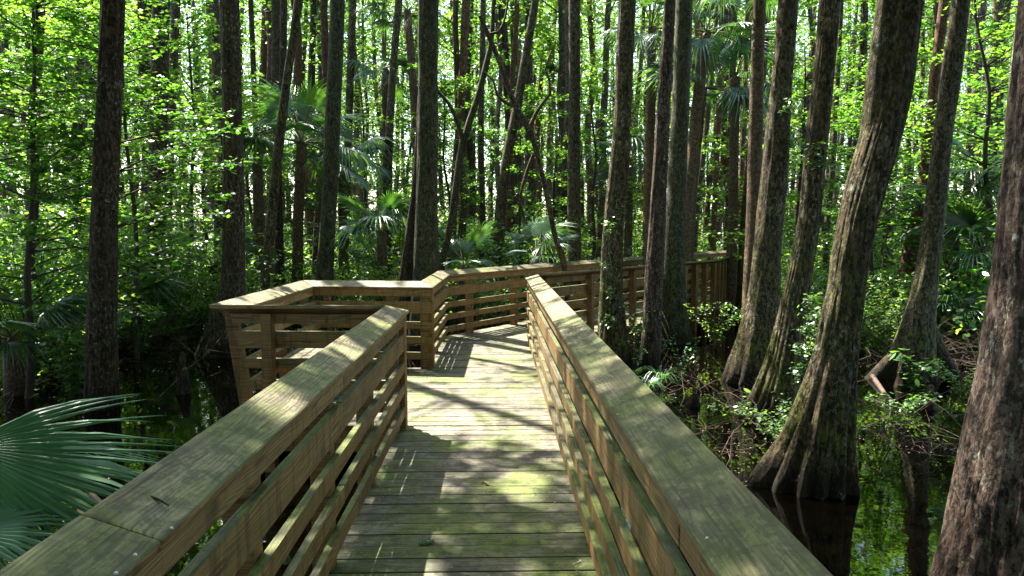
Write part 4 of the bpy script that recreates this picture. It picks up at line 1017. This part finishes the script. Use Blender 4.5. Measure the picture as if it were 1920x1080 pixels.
# cypress knees
for k, (px, py, Y, h) in enumerate([(100, 690, 10.2, .5), (170 - 60, 655, 12, .6), (340, 690, 9.6, .45), (345, 730, 9.0, .35), (45, 660, 11.2, .7), (1300, 770, 8.2, .16), (1740, 780, 8.0, .3), (1690, 745, 9.1, .35)]):
    c = at(px, py, Y); r_ = np.random.default_rng(k)
    t = empty('cypress_knee', (c[0], Y, WATER)); tag(t, 'dark conical cypress knee poking out of the water', 'cypress knee', 'cypress knees')
    V, q_ = tube(smooth_path([[0, 0, -.3, .12], [0, 0, 0, .085], [.01, 0, h * .6, .05], [.02, .01, h * .93, .032], [.02, .01, h, .006]], .05), 16, k, rough=.25)
    link('knee', mesh_np('knee', V, np.full(len(q_), 4), q_.ravel(), True), M_BARK_DARK, t)

r_ = np.random.default_rng(9); P = []
while len(P) < 1000:
    y = r_.uniform(1.5, 12); x = r_.choice([r_.normal(.41, .05), r_.normal(-.74, .05), r_.uniform(-.7, .4)], p=[.4, .4, .2])
    if -.8 < x < .45 and y < 10: P.append((x, y, .006))
u = link('deck_litter', leaf_mesh('deck_litter', [leaves(np.array(P), .019, r_, .35, OVAL)]), M_PALM_DRY); tag(u, 'scattered tiny brown leaf crumbs on the deck boards', 'leaf litter', None, 'stuff')
P = []
while len(P) < 5200:
    Y = r_.uniform(4.5, 22); x = wx(r_.uniform(-50, 1950), Y)
    if vnoise(np.array([x]), np.array([Y]), 4, .9)[0] > .52: P.append((x, Y, WATER + .004))
u = link('floating_leaves', leaf_mesh('floating_leaves', [leaves(np.array(P), .042, r_, .04, OVAL)]), M_PALM_DRY); tag(u, 'tiny fallen leaves floating on the dark water', 'leaf litter', None, 'stuff')
# little things lying on the boards
def on_deck(px, py):
    p = at(px, py, 1); t = -EYE / (p[2] - EYE); return np.array([p[0] * t, t, 0.0])
c = on_deck(800, 1020); t = empty('leaf_sprig', c); tag(t, 'feathery green cypress sprig lying on the near deck', 'leaf')
r_ = np.random.default_rng(3); ch = []
for k in range(16):
    a_ = r_.uniform(0, 6.28); P = np.array([[math.cos(a_) * q_, math.sin(a_) * q_ * .7, .006 + .012 * r_.random()] for q_ in np.linspace(.005, .05, 14)]); ch.append(leaves(P, .014, r_, .5, OVAL))
link('needles', leaf_mesh('needles', ch), M_FERN, t)
c = on_deck(905, 907); t = empty('dry_leaf', c); tag(t, 'small curled yellow-brown leaf in the middle of the deck', 'leaf')
link('blade', leaf_mesh('blade', [leaves(np.random.default_rng(4).normal(0, .012, (7, 3)) * [1.6, .8, .3] + [0, 0, .014], .035, r_, .4, MAPLE)]), M_PALM_DRY, t)
def stick(px0, py0, px1, py1, z, label, cap=None):
    a_ = at(px0, py0, 1); k0 = (z[0] - EYE) / (a_[2] - EYE); a_ = np.array([a_[0] * k0, k0, z[0]])
    b_ = at(px1, py1, 1); k1 = (z[1] - EYE) / (b_[2] - EYE); b_ = np.array([b_[0] * k1, k1, z[1]])
    t = empty('twig', a_); tag(t, label, 'twig')
    V, q_ = tube(smooth_path([[*a_, .0035], [*((a_ + b_) / 2 + [0, .004, .002]), .003], [*b_, .002]], .01), 6, 3, rough=.2)
    link('stick', mesh_np('stick', V - a_, np.full(len(q_), 4), q_.ravel(), True), M_BARK_RED, t)
stick(273, 929, 316, 948, (1.056, 1.047), 'short reddish brown twig on the left railing cap')

print('objects', len(C.objects))
